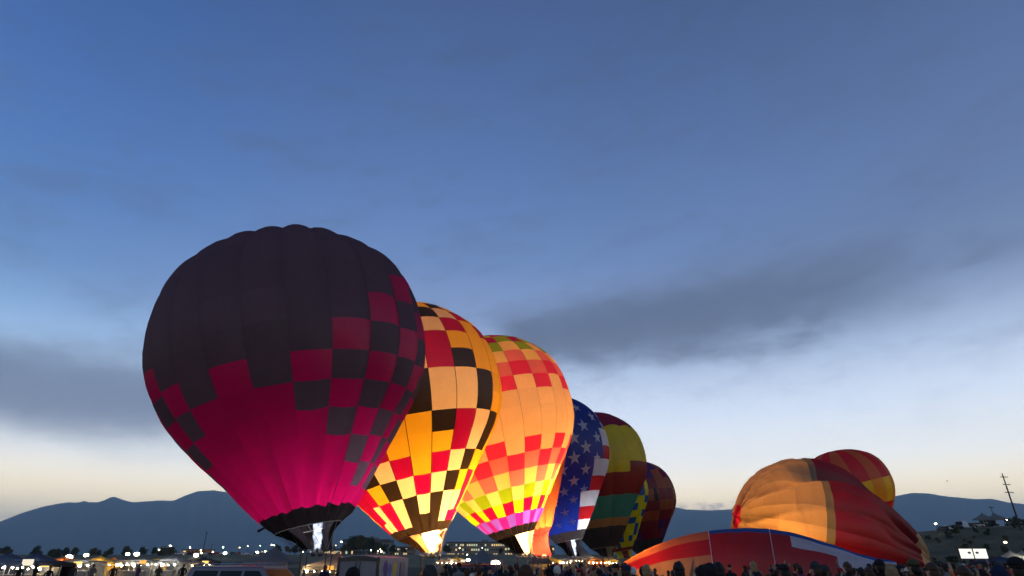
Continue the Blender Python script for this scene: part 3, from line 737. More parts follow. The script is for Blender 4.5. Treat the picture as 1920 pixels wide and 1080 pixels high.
# ------------------------------------------------------------------ vehicles
def wheel(parent, x, y, r=.37, w=.24):
    o = MB()
    rings = [[(x+cos(2*pi*k/18)*rr, y+yy, r+sin(2*pi*k/18)*rr) for k in range(18)] for yy, rr in ((-w/2, r*.86), (-w/2+.03, r), (w/2-.03, r), (w/2, r*.86))]
    o.loft(rings); t = o.build('wheel', RUBBER, parent, False)
    s = -1 if y < 0 else 1
    q = MB(); q.loft([[(x+cos(2*pi*k/14)*rr, y+s*yy, r+sin(2*pi*k/14)*rr) for k in range(14)] for yy, rr in ((w/2-.02, r*.6), (w/2+.012, r*.56), (w/2+.004, r*.2))]); q.build('rim', RIM, t)
def suv(name, label, loc, rz, paint, L=5.3, Wd=1.95, Ht=1.80, group=None):
    t = thing(name, label, 'car', loc, rz, group)
    h = Wd/2
    # lower body, front towards +x
    b = MB(); prof = [(-L/2, .45), (-L/2, 1.06), (L/2-1.35, 1.06), (L/2-.15, .98), (L/2, .80), (L/2, .42)]
    b.loft([[(x, s*y, z) for x, z in prof] for s, y in ((-1, h-.06), (-1, h), (1, h), (1, h-.06))] if False else [[(x, y, z+(0 if abs(y) > h-.04 else .02)) for x, z in prof] for y in (-h+.05, -h, h, h-.05)][1:3])
    body = b.build('body', paint, t)
    # greenhouse
    g = MB(); i0, i1 = .05, .20
    bot = [(-L/2+.02, -h+i0), (L/2-1.45, -h+i0), (L/2-1.45, h-i0), (-L/2+.02, h-i0)]
    top = [(-L/2+.20, -h+i1), (L/2-2.15, -h+i1), (L/2-2.15, h-i1), (-L/2+.20, h-i1)]
    g.loft([[(x, y, 1.05) for x, y in bot], [(x, y, Ht-.07) for x, y in top], [(x*.985, y*.93, Ht-.015) for x, y in top], [(x*.95, y*.6, Ht+.01) for x, y in top]])
    roof = g.build('cabin', paint, t, False)
    # side windows follow the tilt of the cabin side
    xs = [(-L/2+.30, -L/2+1.45), (-L/2+1.58, -L/2+2.50), (-L/2+2.62, L/2-1.75)]
    for s in (-1, 1):
        for n_, (x0, x1) in enumerate(xs):
            V = []
            for z, ii in ((1.12, 0), (Ht-.16, 1)):
                f = (z-1.05)/(Ht-.07-1.05); y = s*(h-i0-(i1-i0)*f+.012)
                a0 = x0+(.12*ii if n_ == 0 else 0); a1 = x1-(.52*ii if n_ == 2 else 0)
                V += [(a0, y, z), (a1, y, z)]
            mesh('window', V, [(0, 1, 3, 2)], GLASS, t, False)
    def slope(name, xb, xt, off):
        zb, zt = 1.13, Ht-.12; V = []
        for z in (zb, zt):
            f = (z-1.05)/(Ht-.07-1.05); x = xb+(xt-xb)*f+off; y = (h-i0-(i1-i0)*f)-.10; V += [(x, -y, z), (x, y, z)]
        mesh(name, V, [(0, 1, 3, 2)], GLASS, t, False)
    slope('windshield', L/2-1.45, L/2-2.15, .012); slope('rear_window', -L/2+.02, -L/2+.20, -.012)
    for s in (-1, 1):
        MB().tube([(-L/2+.4, s*(h-.30), Ht+.03), (-L/2+.5, s*(h-.30), Ht+.07), (L/2-2.5, s*(h-.30), Ht+.07), (L/2-2.4, s*(h-.30), Ht+.02)], .018).build('roof_rail', CHROME, t)
        MB().box(L/2-.06, L/2+.015, s*.72-.18, s*.72+.18, .68, .82, .02).build('headlight', CHROME, t)
        MB().box(-L/2-.015, -L/2+.05, s*.86-.08, s*.86+.08, .80, 1.35 if False else 1.04, .02).build('tail_light', REDP, t)
        MB().box(L/2-1.75, L/2-1.60, s*(h+.10)-.09, s*(h+.10)+.09, 1.08, 1.22, .03).build('mirror', paint, t)
        for x in (-L/2+1.0, L/2-.95): wheel(t, x, s*(h-.13))
    MB().box(L/2-.02, L/2+.06, -h+.05, h-.05, .40, .58, .03).build('bumper', CHROME, t); MB().box(-L/2-.06, -L/2+.02, -h+.05, h-.05, .40, .58, .03).build('bumper', CHROME, t)
    return t
p = at(495, 1070, 25.5)
suv('parked_suv', 'grey long sport utility vehicle with dark windows, beneath the plum black balloon', (p.x-.1, 25.5, 0), radians(-14), mat('pewter_paint', (.13, .12, .14), .3, .3, .06, spec=.5), 5.5, 1.98, 1.76)
p = at(850, 1070, 33)
suv('parked_suv', 'dark red roofed sport utility vehicle parked right of the white trailer', (p.x+.3, 33.5, 0), radians(165), mat('maroon_paint', (.10, .02, .02), .3, 0, .1, spec=.5), 4.6, 1.85, 1.80)
p = at(905, 1070, 52)

# enclosed trailer
def trailer():
    t = thing('enclosed_trailer', 'white enclosed trailer with black framed rear doors and side graphics', 'trailer', (-7.05, 30.0, 0), radians(-9))
    w, L, z0, z1 = .98, 4.3, .45, 2.12
    # body: x across, +y away; rear at y=0
    def ring(y, d=0):
        pts = [(-w, z0), (w, z0), (w, z1-.06)]
        for k in range(9):
            a = k/8; pts.append((w-2*w*a, z1-.06+.12*sin(pi*a)+.02))
        pts.append((-w, z1-.06)); return [(x, y, z) for x, z in pts]
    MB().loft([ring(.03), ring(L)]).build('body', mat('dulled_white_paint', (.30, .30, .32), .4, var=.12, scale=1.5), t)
    fr = MB(); fr.box(-w-.02, -w+.09, -.03, .05, z0, z1-.02); fr.box(w-.09, w+.02, -.03, .05, z0, z1-.02); fr.box(-w+.09, w-.09, -.03, .05, z0-.02, z0+.08)
    arch = []
    for y in (-.035, .06): arch.append([(-w-.02+2*(w+.02)*k/12, y, z1-.09+.14*sin(pi*k/12)) for k in range(13)]+[(w+.02-2*(w+.02)*k/12, y, z1-.21+.05*sin(pi*k/12)) for k in range(13)])
    fr.loft(arch); fr.build('rear_frame', DARKP, t)
    for s in (-1, 1):
        d = MB(); d.box(min(s*.03, s*(w-.10)), max(s*.03, s*(w-.10)), -.012, .028, z0+.09, z1-.19, .01); dd = d.build('door', mat('grey_door', (.20, .19, .195), .45, var=.12, scale=1.5), t)
        MB().tube([(s*.10, -.035, z0+.12), (s*.10, -.035, z1-.22)], .018).build('lock_bar', DARKP, dd)
        MB().box(s*.09-.03, s*.09+.03, -.06, -.03, z0+.6, z0+.72, .01).build('handle', CHROME, dd)
        MB().box(s*(w-.045)-.035, s*(w-.045)+.035, -.05, -.031, z0+.12, z0+.28, .01).build('tail_light', REDP, t)
        for y in (1.9, 2.75): wheel(t, y, s*(w+.02), .33, .22) if False else None
    for s in (-1, 1):
        for y in (1.75, 2.55):
            o = MB(); o.loft([[(s*(w+.02)+xx, y+cos(2*pi*k/18)*rr, .33+sin(2*pi*k/18)*rr) for k in range(18)] for xx, rr in ((-.1, .29), (-.08, .33), (.08, .33), (.1, .29))]); ww = o.build('wheel', RUBBER, t)
            o = MB(); o.loft([[(s*(w+.125)+xx*s, y+cos(2*pi*k/14)*rr, .33+sin(2*pi*k/14)*rr) for k in range(14)] for xx, rr in ((-.02, .2), (.01, .18), (.004, .06))]); o.build('rim', RIM, ww)
        MB().box(s*(w+.1)-.13, s*(w+.1)+.13, 1.32, 2.98, .68, .72, .01).build('fender', DARKP, t)
    MB().box(w+.002, w+.02, 2.95, 3.75, z0+.15, z1-.22).build('side_door', mat('grey_door', (.4, .4, .4)), t)
    MB().box(w+.02, w+.034, 3.0, 3.04, z0+.15, z1-.22).build('door_trim', DARKP, t)
    # flat printed graphics: a purple and a yellow balloon shape
    for yc, m, rr in ((.95, mat('purple_print', (.10, .06, .22), .5), .34), (2.25, mat('yellow_print', (.62, .42, .04), .5), .30), (1.55, mat('blue_print', (.08, .14, .35), .5), .24)):
        V = [(w+.006, yc, 1.55)]
        for k in range(20):
            a = 2*pi*k/20; V.append((w+.006, yc+rr*cos(a)*(1 if sin(a) > 0 else 1-.5*abs(sin(a))), 1.55+rr*1.25*sin(a)))
        mesh('side_graphic', V, [(0, 1+k, 1+(k+1) % 20) for k in range(20)], m, t, False)
    MB().tube([(-.5, L, .5), (0, L+1.2, .5)], .05).tube([(.5, L, .5), (0, L+1.2, .5)], .05).tube([(0, L+1.15, .5), (0, L+1.15, 0)], .04).build('tow_bar', STEEL, t)
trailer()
def far_car_mesh(name, L, Hh, nose):
    b = MB(); h = .9
    prof = [(-L/2, .3), (-L/2, .95), (-L/2+nose*.3, 1.0), (-L/2+nose*.6+.2, Hh), (L/2-nose-.6, Hh), (L/2-nose, 1.0), (L/2-.1, .9), (L/2, .3)]
    b.loft([[(x, y, z-.0) for x, z in prof] for y in (-h, h)])
    return b
def far_car(label, loc, rz, paint, L=4.6, Hh=1.55, nose=1.1, group='cars parked far off on the rise'):
    t = thing('parked_car', label, 'car', loc, rz, group)
    far_car_mesh('c', L, Hh, nose).build('body', paint, t)
    for s in (-1, 1): MB().box(-L/2+nose*.5+.3, L/2-nose-.5, s*.905-.01, s*.905+.01, 1.02, Hh-.12).build('window', GLASS, t)
    for s in (-1, 1):
        for x in (-L*.3, L*.3):
            MB().loft([[(x+cos(2*pi*k/10)*.32, s*.82+yy, .32+sin(2*pi*k/10)*.32) for k in range(10)] for yy in (-.1, .12)]).build('wheel', RUBBER, t)
    return t
rc = random.Random(3)
for i in range(20):
    px = 292+i*10.3+rc.uniform(-3, 3); D = 400+rc.uniform(-30, 40)
    x = at(px, 1045, D).x; k = i % 4
    far_car(['white car parked on the far grassy rise', 'silver car parked on the far grassy rise', 'dark car parked on the far grassy rise', 'red car parked on the far grassy rise'][k], (x, D, rise_h(x, D)+.02), rc.uniform(-.4, .4)+(0 if i % 3 else pi/2), [WHITEP, SILVER, DARKP, REDP][k])
for i, (px, k) in enumerate(((1770, 2), (1781, 0), (1792, 2), (1822, 2), (1833, 1))):
    D = 232; x = at(px, 990, D).x
    far_car(['white car parked on top of the scrub hill', 'silver car parked on top of the scrub hill', 'dark car parked on top of the scrub hill'][k], (x, D, hill_h(x, D)+.02), rc.uniform(-.2, .2), [WHITEP, SILVER, DARKP][k], group='cars parked on the hilltop')
x = at(1804, 990, 233).x
far_car('tall white van on top of the scrub hill', (x, 233, hill_h(x, 233)+.02), pi/2, WHITEP, 5.4, 2.5, .6, group='cars parked on the hilltop')

# ------------------------------------------------------------------ tents and stalls
SIGNO = glow('amber_sign', (1, .42, .08), 1.3); SIGNW = glow('white_sign', (1, .90, .70), .95); SIGNY = glow('yellow_sign', (1, .72, .20), 1.3)
def tent(label, loc, w, eave, peak, cloth, lit=None, peaks=1, depth=None, rz=0, name='peaked_tent', group=None):
    t = thing(name, label, 'tent', loc, rz, group); d = depth or w
    for p_ in range(peaks):
        xc = -w/2+w*(p_+.5)/peaks; hw = w/peaks/2; rings = []
        for i in range(7):
            k = i/6; f = (1-k)**1.45 if i < 6 else .015
            z = eave+(peak-eave)*k
            rings.append([(xc+sx*hw*f, sy*d/2*f, z+(-.10*(1-abs(q))*(1-k) if q is not None else 0)) for sx, sy, q in ((-1, -1, 1), (0, -1, 0), (1, -1, 1), (1, 0, 0), (1, 1, 1), (0, 1, 0), (-1, 1, 1), (-1, 0, 0))])
        m = MB(); m.loft(rings, cap=False); m.build('canopy', cloth, t, True)
    v = MB(); a = w/2+.01; b = d/2+.01
    v.loft([[(-a, -b, z), (a, -b, z), (a, b, z), (-a, b, z)] for z in (eave-.32, eave+.02)], cap=False); v.build('valance', cloth, t)
    for sx in [-1, 1]+([0] if peaks > 1 else []):
        for sy in (-1, 1): MB().tube([(sx*(w/2-.03), sy*(d/2-.03), 0), (sx*(w/2-.03), sy*(d/2-.03), eave)], .035, 6).build('leg', STEEL, t)
    if lit:
        nb_ = max(2, int(w/.75)); big = rc.randrange(nb_)
        for k in range(nb_):
            xx = -w/2+w*(k+.5)/nb_; q = .13 if k == big else .055
            MB().ell((xx, -d/2+.30, eave-.38-.10*sin(pi*(k+.5)/nb_)), q, q, q, 8, 5).build('bulb', lit, t, True)
        if rc.random() < .6:
            sw = rc.uniform(.6, 1.3); sx = rc.uniform(-w/2+sw/2, w/2-sw/2)
            MB().box(sx-sw/2, sx+sw/2, -d/2-.06, -d/2-.015, eave-.30, eave+rc.uniform(0, .2)).build('sign_board', rc.choice((SIGNO, SIGNW, SIGNY)), t)
        c = MB(); c.box(-w/2+.3, w/2-.3, -d/2+.25, -d/2+.7, 0, .95, .03); c.build('counter', CONC, t)
        bw = MB(); bw.box(-w/2+.1, w/2-.1, d/2-.12, d/2-.06, .05, eave-.1); bw.build('back_wall', cloth, t)
    return t
def on(px, D): return at(px, 1055, D).x
BULBW = glow('warm_bulb', (1, .66, .30), 170); BULBC = glow('cool_bulb', (1, .95, .82), 170)
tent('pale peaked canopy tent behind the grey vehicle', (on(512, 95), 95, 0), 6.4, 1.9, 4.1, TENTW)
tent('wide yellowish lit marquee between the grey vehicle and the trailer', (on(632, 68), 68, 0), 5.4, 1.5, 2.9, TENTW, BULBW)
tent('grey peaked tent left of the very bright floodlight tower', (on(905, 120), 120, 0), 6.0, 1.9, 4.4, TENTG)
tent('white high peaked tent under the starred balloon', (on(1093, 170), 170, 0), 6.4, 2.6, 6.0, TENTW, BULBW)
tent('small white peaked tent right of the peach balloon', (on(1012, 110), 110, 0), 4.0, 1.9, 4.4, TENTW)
left = [(12, 75, 'white lit stall tent at the far end of the fair row', TENTW, BULBC), (40, 58, 'dark blue double peaked tent in the fair row', TENTB, BULBC), (84, 60, 'black peaked tent in the fair row', TENTK, BULBW), (120, 88, 'orange stall canopy beside the black tent', TENTO, BULBW),
        (158, 80, 'bright white stall canopy beside the yellow one', TENTW, BULBC), (186, 84, 'yellow stall canopy glowing in the fair row', TENTY, BULBW), (210, 92, 'orange pitched canopy among white stalls', TENTO, BULBW), (236, 86, 'long white stall tent with scalloped edge', TENTW, BULBW),
        (268, 82, 'brightly lit white stall next to the amber one', TENTW, BULBC), (296, 90, 'amber stall canopy near the vehicles', TENTY, BULBW), (322, 84, 'grey stall canopy near the vehicles', TENTG, BULBC), (352, 96, 'white stall canopy with warm bulbs near the grey vehicle', TENTW, BULBW), (382, 100, 'dark stall canopy near the grey vehicle', TENTK, BULBW)]
for i, (px, D, lb, cl, lt) in enumerate(left):
    tent(lb, (on(px, D), D, 0), rc.uniform(3.0, 4.2) if i != 1 else 5.2, rc.uniform(1.75, 2.1), rc.uniform(2.3, 2.75), cl, lt, 2 if i in (1, 7) else 1, 3.2, rc.uniform(-.1, .1), 'stall_tent', 'stalls of the fair on the left')
mid = [(1005, 150, 'warm lit white food stall under the peach balloon', TENTW), (1035, 146, 'warm lit yellow food stall under the starred balloon', TENTY), (1062, 152, 'warm lit grey food stall under the starred balloon', TENTG), (1118, 140, 'orange lit food stall below the petal balloon', TENTO), (1140, 150, 'tan food stall below the petal balloon', TENTY), (838, 120, 'glowing white food stall behind the maroon vehicle', TENTW), (856, 126, 'glowing yellow food stall behind the maroon vehicle', TENTY)]
for px, D, lb, cl in mid: tent(lb, (on(px, D), D, 0), 4.2, 2.2, 3.0, cl, BULBW, 1, 3.2, rc.uniform(-.1, .1), 'stall_tent', 'food stalls behind the crowd')
x = at(1858, 980, 226).x; z = min(hill_h(x+dx_, 226+dy_) for dx_ in (-4.4, 4.4) for dy_ in (-3, 3))
tent('white double peaked marquee on top of the scrub hill', (x, 226, z-.05), 8.8, 2.9, 5.1, TENTW, None, 2, 5)
tent('small white multi peaked tent beside the glowing screen', (on(1912, 70), 70, 0), 2.6, 2.3, 3.1, TENTW, BULBC, 2, 3.0)
tent('dark navy flat canopy right of the glowing screen', (on(1878, 55), 55, 0), 3.2, 1.95, 2.35, TENTB, None, 1, 3)

# ------------------------------------------------------------------ lamps, poles, screen
def lamp(label, px, py, D, glowm, r=.35, group=None, arm=0, ground_z=0, pole=POLE):
    P = at(px, py, D); t = thing('floodlight_tower', label, 'lamp', (P.x, D, ground_z), 0, group); h = P.z-ground_z
    MB().tube([(0, 0, 0), (0, 0, h-.1)], .09, 7, .06).build('mast', pole, t)
    k = MB(); k.box(-r*1.4, r*1.4, -.1, .18, h-r*.8, h+r*.8, .05); hd = k.build('lamp_head', STEEL, t)
    q = MB(); q.loft([[(cos(2*pi*i/12)*rr*1.2, yy-.1, h+sin(2*pi*i/12)*rr*.7) for i in range(12)] for yy, rr in ((0, r), (-.06, r), (-.16, r*.5))]); q.build('lens', glowm, hd, True)
    return t
L1 = 'white floodlight on a mast above the fair stalls'; GL = 'floodlights above the fair'
for px, py, D, r in ((83, 1056, 90, .30), (130, 1045, 110, .50), (162, 1041, 120, .34), (240, 1039, 125, .30), (257, 1039, 122, .40)): lamp(L1, px, py, D, LAMPW, r, GL)
for px, py, D, r in ((112, 1060, 70, .22), (198, 1056, 100, .26), (222, 1059, 80, .18), (290, 1055, 100, .22), (312, 1049, 130, .30), (338, 1057, 90, .18), (60, 1060, 80, .18), (18, 1057, 85, .24)): lamp('small amber lamp on a mast among the fair stalls', px, py, D, LAMPO, r, 'amber lamps in the fair')
lamp('bright flood lamp in front of the terracotta building', 368, 1041, 330, LAMPW, 1.0, ground_z=rise_h(at(368, 1041, 330).x, 330))
lamp('greenish lamp right of the terracotta building', 422, 1037, 330, LAMPG, .75, ground_z=rise_h(at(422, 1037, 330).x, 330))
lamp('white lamp beside the pale green lit house', 482, 1036, 380, LAMPW, .75, ground_z=rise_h(at(482, 1036, 380).x, 380))
lamp('tall thin street lamp above the pale green lit house', 510, 1022, 420, LAMPW, .35, ground_z=rise_h(at(510, 1022, 420).x, 420))
lamp('street lamp at the left end of the long grey roofed hall', 640, 1016, 430, LAMPW, .4, ground_z=rise_h(at(640, 1016, 430).x, 430))
lamp('very bright white floodlight shining at the crowd beneath the peach balloon', 929, 1056, 74, LAMPW, .42)
lamp('green tinted lamp left of the grey peaked tent', 878, 1050, 105, LAMPG, .26)
lamp('lone street lamp above the hill left of the parked cars', 1754, 982, 225, LAMPW, .3, ground_z=hill_h(at(1754, 982, 225).x, 225))
lamp('small lamp beside the hilltop marquee', 1887, 974, 236, LAMPW, .25, ground_z=hill_h(at(1887, 974, 236).x, 236))
lamp('small warm lamp on the slope right of the glowing screen', 1884, 1017, 120, LAMPO, .22)
def utility_pole(label, px, pt, pb, D, z0, arms, r):
    T = at(px, pt, D); B = T.x
    t = thing('utility_pole', label, 'pole', (T.x, D, z0), radians(12)); h = T.z-z0
    MB().tube([(0, 0, -.3), (0, 0, h*.5), (0, 0, h)], r, 8, r*.55).build('shaft', POLE, t)
    for f, w in arms:
        c = MB(); c.box(-w/2, w/2, -r*1.3, -r*.6, h*f-.10, h*f+.10); ca = c.build('crossarm', POLE, t)
        for x in (-.46, -.2, .2, .46): MB().ell((x*w, -r*.95, h*f+.2), .07, .07, .14, 6, 4).build('insulator', mat('insulator', (.2, .18, .17), .3), ca)
    return t
x = at(1905, 975, 205).x; utility_pole('tall wooden utility pole with three crossarms on the hillside', 1879, 888, 975, 205, hill_h(at(1879, 888, 205).x, 205), ((.935, 3.2), (.80, 3.0), (.66, 3.4)), .30)
utility_pole('short utility pole with one crossarm behind the hilltop marquee', 1857, 949, 975, 240, hill_h(at(1857, 949, 240).x, 240), ((.93, 2.4),), .18)
utility_pole('tall thin dark pole before the terracotta building', 388, 997, 1045, 300, rise_h(at(388, 997, 300).x, 300), ((.95, .9),), .22)
utility_pole('slender dark mast left of the green lamp', 398, 1020, 1045, 360, rise_h(at(398, 1020, 360).x, 360), ((.95, .7),), .14)
def screen():
    D = 118; A = at(1802, 1046, D); B = at(1848, 1029, D)
    w = B.x-A.x; h0, h1 = A.z-.1, B.z; cx = (A.x+B.x)/2
    t = thing('video_screen', 'pair of glowing white video screens standing behind the crowd', 'screen', (cx, D, 0))
    g = glow('screen_glow', (1, .96, .86), 1.15)
    for s in (-1, 1):
        xa, xb = sorted((s*.10, s*(w/2)))
        p_ = MB(); p_.box(xa, xb, 0, .12, h0, h1); f = p_.build('screen_panel', g, t)
        q = MB(); q.box(xa-.06, xa, -.02, .14, h0-.06, h1+.06); q.box(xb, xb+.06, -.02, .14, h0-.06, h1+.06); q.box(xa, xb, -.02, .14, h1, h1+.06); q.box(xa, xb, -.02, .14, h0-.06, h0); q.build('frame', DARKP, f)
        d = MB(); d.loft([[(-s*0+(xa+xb)/2*.55+cos(2*pi*k/12)*.32, yy, (h0+h1)/2+.15+sin(2*pi*k/12)*.2) for k in range(12)] for yy in (-.006, .0)]); d.build('screen_mark', mat('grey_print', (.25, .25, .24)), f)
    for xx in (-w/2-.15, 0): MB().tube([(xx, .1, 0), (xx, .1, h1+.45)], .09, 6).build('support', DARKP, t)
screen()
# distant bird
bm = MB(); P = at(1776, 902, 160); t = thing('bird', 'small dark bird flying alone above the mountains', 'bird', P)
t.scale = (.55, .55, .55); bm.ell((0, 0, 0), .5, .16, .16, 8, 5); bm.build('body', DARKP, t, True)
for s in (-1, 1): mesh('wing', [(.15, 0, .05), (-.18, 0, .05), (-.1, s*.55, .32), (.08, s*.55, .34), (-.05, s*1.0, .18)], [(0, 1, 2, 3), (3, 2, 4)], DARKP, t)

# ------------------------------------------------------------------ buildings on the rise
def building(label, px0, px1, ytop, D, wall, rows, ncol, litp, roof=.8, depth=14, seed=1, z0=None, lit=None, pitched=False):
    a, b = at(px0, 1040, D).x, at(px1, 1040, D).x; zb = (rise_h((a+b)/2, D) if z0 is None else z0)-.3; zt = at((px0+px1)/2, ytop, D).z
    t = thing('building', label, 'building', ((a+b)/2, D, zb)); w = b-a; h = zt-zb; rr = random.Random(seed)
    MB().box(-w/2, w/2, 0, depth, 0, h).build('wall', wall, t)
    if pitched: 
        m_ = MB(); m_.loft([[(x, -.6, h), (x, depth+.6, h), (x, depth/2, h+roof*2.2)] for x in (-w/2-.5, w/2+.5)]); m_.build('roof', ROOFM, t)
    else:
        m_ = MB(); m_.box(-w/2-.4, w/2+.4, -.6, depth+.4, h-.02, h+roof); m_.build('roof', ROOFM, t)
        if w > 20: MB().box(w*.1, w*.22, depth*.3, depth*.6, h+roof-.05, h+roof+1.6).build('roof_plant', CONC, t)
    lt = lit or [WARMW, COOLW]
    for r in range(rows):
        zc = h*(r+.55)/rows; hh = h/rows*.42
        for c in range(ncol):
            xc = -w/2+w*(c+.5)/ncol; ww = w/ncol*.62
            MB().box(xc-ww/2, xc+ww/2, -.05, .03, zc-hh/2, zc+hh/2).build('window', rr.choice(lt) if rr.random() < litp else DARKW, t)
    return t
building('terracotta orange lit building on the far rise', 341, 386, 1031, 520, ORANGEW, 2, 6, .25, .5, seed=1)
building('low orange lit annex right of the terracotta building', 388, 405, 1037, 525, ORANGEW, 1, 3, .4, .4, seed=2)
building('pale green lit small house on the far rise', 488, 504, 1032, 460, mat('pale_green_wall', (.45, .50, .28), .8), 2, 3, .6, .3, seed=3, lit=[COOLW])
building('long hall with a dark grey overhanging roof left of the golden balloon', 641, 728, 1017, 480, CONC, 2, 16, .15, 2.2, 18, seed=4)
building('low tan row of shops with warm lights', 597, 640, 1030, 470, STUCCO, 1, 12, .8, .5, seed=5)
building('tan low wing with lit windows under the golden balloon', 728, 775, 1026, 485, STUCCO, 2, 12, .35, .5, seed=6)
building('wide office block with rows of lit windows between golden and peach balloons', 836, 946, 1018, 560, STUCCO, 3, 26, .42, 1.0, 20, seed=7)
building('office wing with lit windows behind the peach balloon', 946, 1040, 1025, 570, CONC, 2, 18, .4, .6, 18, seed=8)
building('low white shed on the far rise left of the pale green house', 432, 470, 1041, 470, CONC, 1, 8, .5, .4, seed=9)
building('small amber lit kiosk behind the grey vehicle', 449, 470, 1057, 110, ORANGEW, 1, 3, .8, .15, 3, seed=10, z0=0)
# sparkle of small lights along the rise: each a short lamp post
for i in range(34):
    px = rc.uniform(275, 1050); D = rc.uniform(300, 450); x = at(px, 1045, D).x; z = rise_h(x, D)
    k = i % 3
    t = thing('lamp_post', ['short lamp post with a warm globe on the far rise', 'short lamp post with a white globe on the far rise', 'short lamp post with a greenish globe on the far rise'][k], 'lamp', (x, D, z-.05), 0, 'small lamp posts scattered on the far rise')
    hh = rc.uniform(2.2, 5.5)
    MB().tube([(0, 0, 0), (0, 0, hh)], .08, 5).build('post', POLE, t); gr = rc.uniform(.12, .30); MB().ell((0, 0, hh+.1), gr, gr, gr, 8, 5).build('globe', [LAMPO, LAMPW, LAMPG][k], t, True)

# ------------------------------------------------------------------ trees and shrubs
LEAF = []
for n_, c in (('leaf_dark', (.045, .058, .026)), ('leaf_mid', (.065, .075, .032)), ('leaf_dry', (.11, .095, .048))):
    LEAF.append(mat(n_, c, .8, var=.4, scale=1.5))
def leafy(nl, rx, rz, cz, seed, size, clumps=9):
    r = random.Random(seed); V = []; Fc = []; cs = []
    for _ in range(clumps):
        a = r.uniform(0, 2*pi); q = r.random()**.5; cs.append((cos(a)*rx*.65*q, sin(a)*rx*.65*q, cz+r.uniform(-.6, .75)*rz, r.uniform(.35, .6)))
    for _ in range(nl):
        c = r.choice(cs); d = Vector((r.gauss(0, 1), r.gauss(0, 1), r.gauss(0, 1))).normalized()*r.random()**.4*c[3]
        p = Vector((c[0]+d.x*rx, c[1]+d.y*rx, c[2]+d.z*rz))
        n = Vector((r.gauss(0, 1), r.gauss(0, 1), r.gauss(0, 1)+.5)).normalized(); u = n.orthogonal().normalized()*size*r.uniform(.6, 1.3); w = n.cross(u)*.7
        b = len(V); V += [p-u, p-w, p+u, p+w]; Fc.append((b, b+1, b+2, b+3))
    return V, Fc
TREES = []
for k in range(3):
    V, Fc = leafy(1500, 2.6, 2.6, 5.0, 40+k, .28, 12)
    cm = bpy.data.meshes.new('crown'); cm.from_pydata([tuple(v) for v in V], [], Fc); cm.materials.append(LEAF[k])
    tm = MB(); tm.tube([(0, 0, -.2), (.06, 0, 1.6), (0, .1, 3.2), (.1, 0, 5.2)], .22, 7, .06)
    for a in range(5):
        tm.tube([(0, 0, 2.2+.4*a), (cos(a*1.3)*.9, sin(a*1.3)*.9, 3.4+.5*a), (cos(a*1.3)*1.6, sin(a*1.3)*1.6, 4.3+.5*a)], .08, 5, .02)
    m_ = bpy.data.meshes.new('trunk'); m_.from_pydata([tuple(v) for v in tm.v], [], tm.f); m_.materials.append(POLE)
    TREES.append((cm, m_))
def tree(label, loc, k, s, group):
    t = thing('broadleaf_tree', label, 'tree', loc, rc.uniform(0, 6), group); t.scale = (s*rc.uniform(.9, 1.2), s*rc.uniform(.9, 1.2), s)
    link('crown', TREES[k][0], t); link('trunk', TREES[k][1], t)
tl = ['dark green tree standing before the far buildings', 'mid green tree standing before the far buildings', 'dry olive tree standing before the far buildings']
for i in range(46):
    px = rc.choice([rc.uniform(590, 780), rc.uniform(830, 1050), rc.uniform(500, 570), rc.uniform(640, 740)]); D = rc.uniform(400, 465); x = at(px, 1040, D).x
    tree(tl[i % 3], (x, D, rise_h(x, D)-.05), i % 3, rc.uniform(.55, 1.05) if not (655 < px < 700) else 1.5, 'trees on the far rise')
for i in range(36):
    px = rc.uniform(-40, 320); D = rc.uniform(330, 420); x = at(px, 1050, D).x
    tree(['dark green tree behind the fair stalls', 'mid green tree behind the fair stalls', 'dry olive tree behind the fair stalls'][i % 3], (x, D, max(0, rise_h(x, D))-1.7), i % 3, rc.uniform(.6, .9), 'trees behind the fair')
SHR = []
for k in range(3):
    V, Fc = leafy(420, 1.0, .6, .62, 70+k, .16, 8)
    sm = bpy.data.meshes.new('foliage'); sm.from_pydata([tuple(v) for v in V], [], Fc); sm.materials.append(LEAF[k])
    st = MB()
    for a in range(5): st.tube([(0, 0, -.1), (cos(a*1.26)*.4, sin(a*1.26)*.4, .6)], .035, 4, .01)
    s2 = bpy.data.meshes.new('stem'); s2.from_pydata(st.v if False else [tuple(v) for v in st.v], [], st.f); s2.materials.append(POLE)
    SHR.append((sm, s2))
sl_ = ['low dark green shrub growing on the scrub hill', 'low mid green shrub growing on the scrub hill', 'low dry olive shrub growing on the scrub hill']
for i in range(70):
    D = rc.uniform(150, 236); px = rc.uniform(1690, 1960); x = at(px, 1000, D).x; k = i % 3
    if hill_h(x, D) < .4: continue
    t = thing('shrub', sl_[k], 'shrub', (x, D, hill_h(x, D)-.05), rc.uniform(0, 6), 'shrubs on the scrub hill'); s = rc.uniform(.5, 1.2); t.scale = (s, s, s*rc.uniform(.8, 1.2))
    link('foliage', SHR[k][0], t); link('stem', SHR[k][1], t)
for i, (px, s) in enumerate(((1843, 1.7), (1850, 2.0), (1862, 1.6), (1896, 1.8), (1905, 2.0), (1915, 1.7))):
    D = 238; x = at(px, 985, D).x; k = i % 2
    t = thing('shrub', ['tall dark bush on the hill crest beside the marquee', 'tall green bush on the hill crest beside the marquee'][k], 'shrub', (x, D, hill_h(x, D)-.1), 0, 'bushes on the hill crest'); t.scale = (s, s, s*1.4)
    link('foliage', SHR[k][0], t); link('stem', SHR[k][1], t)

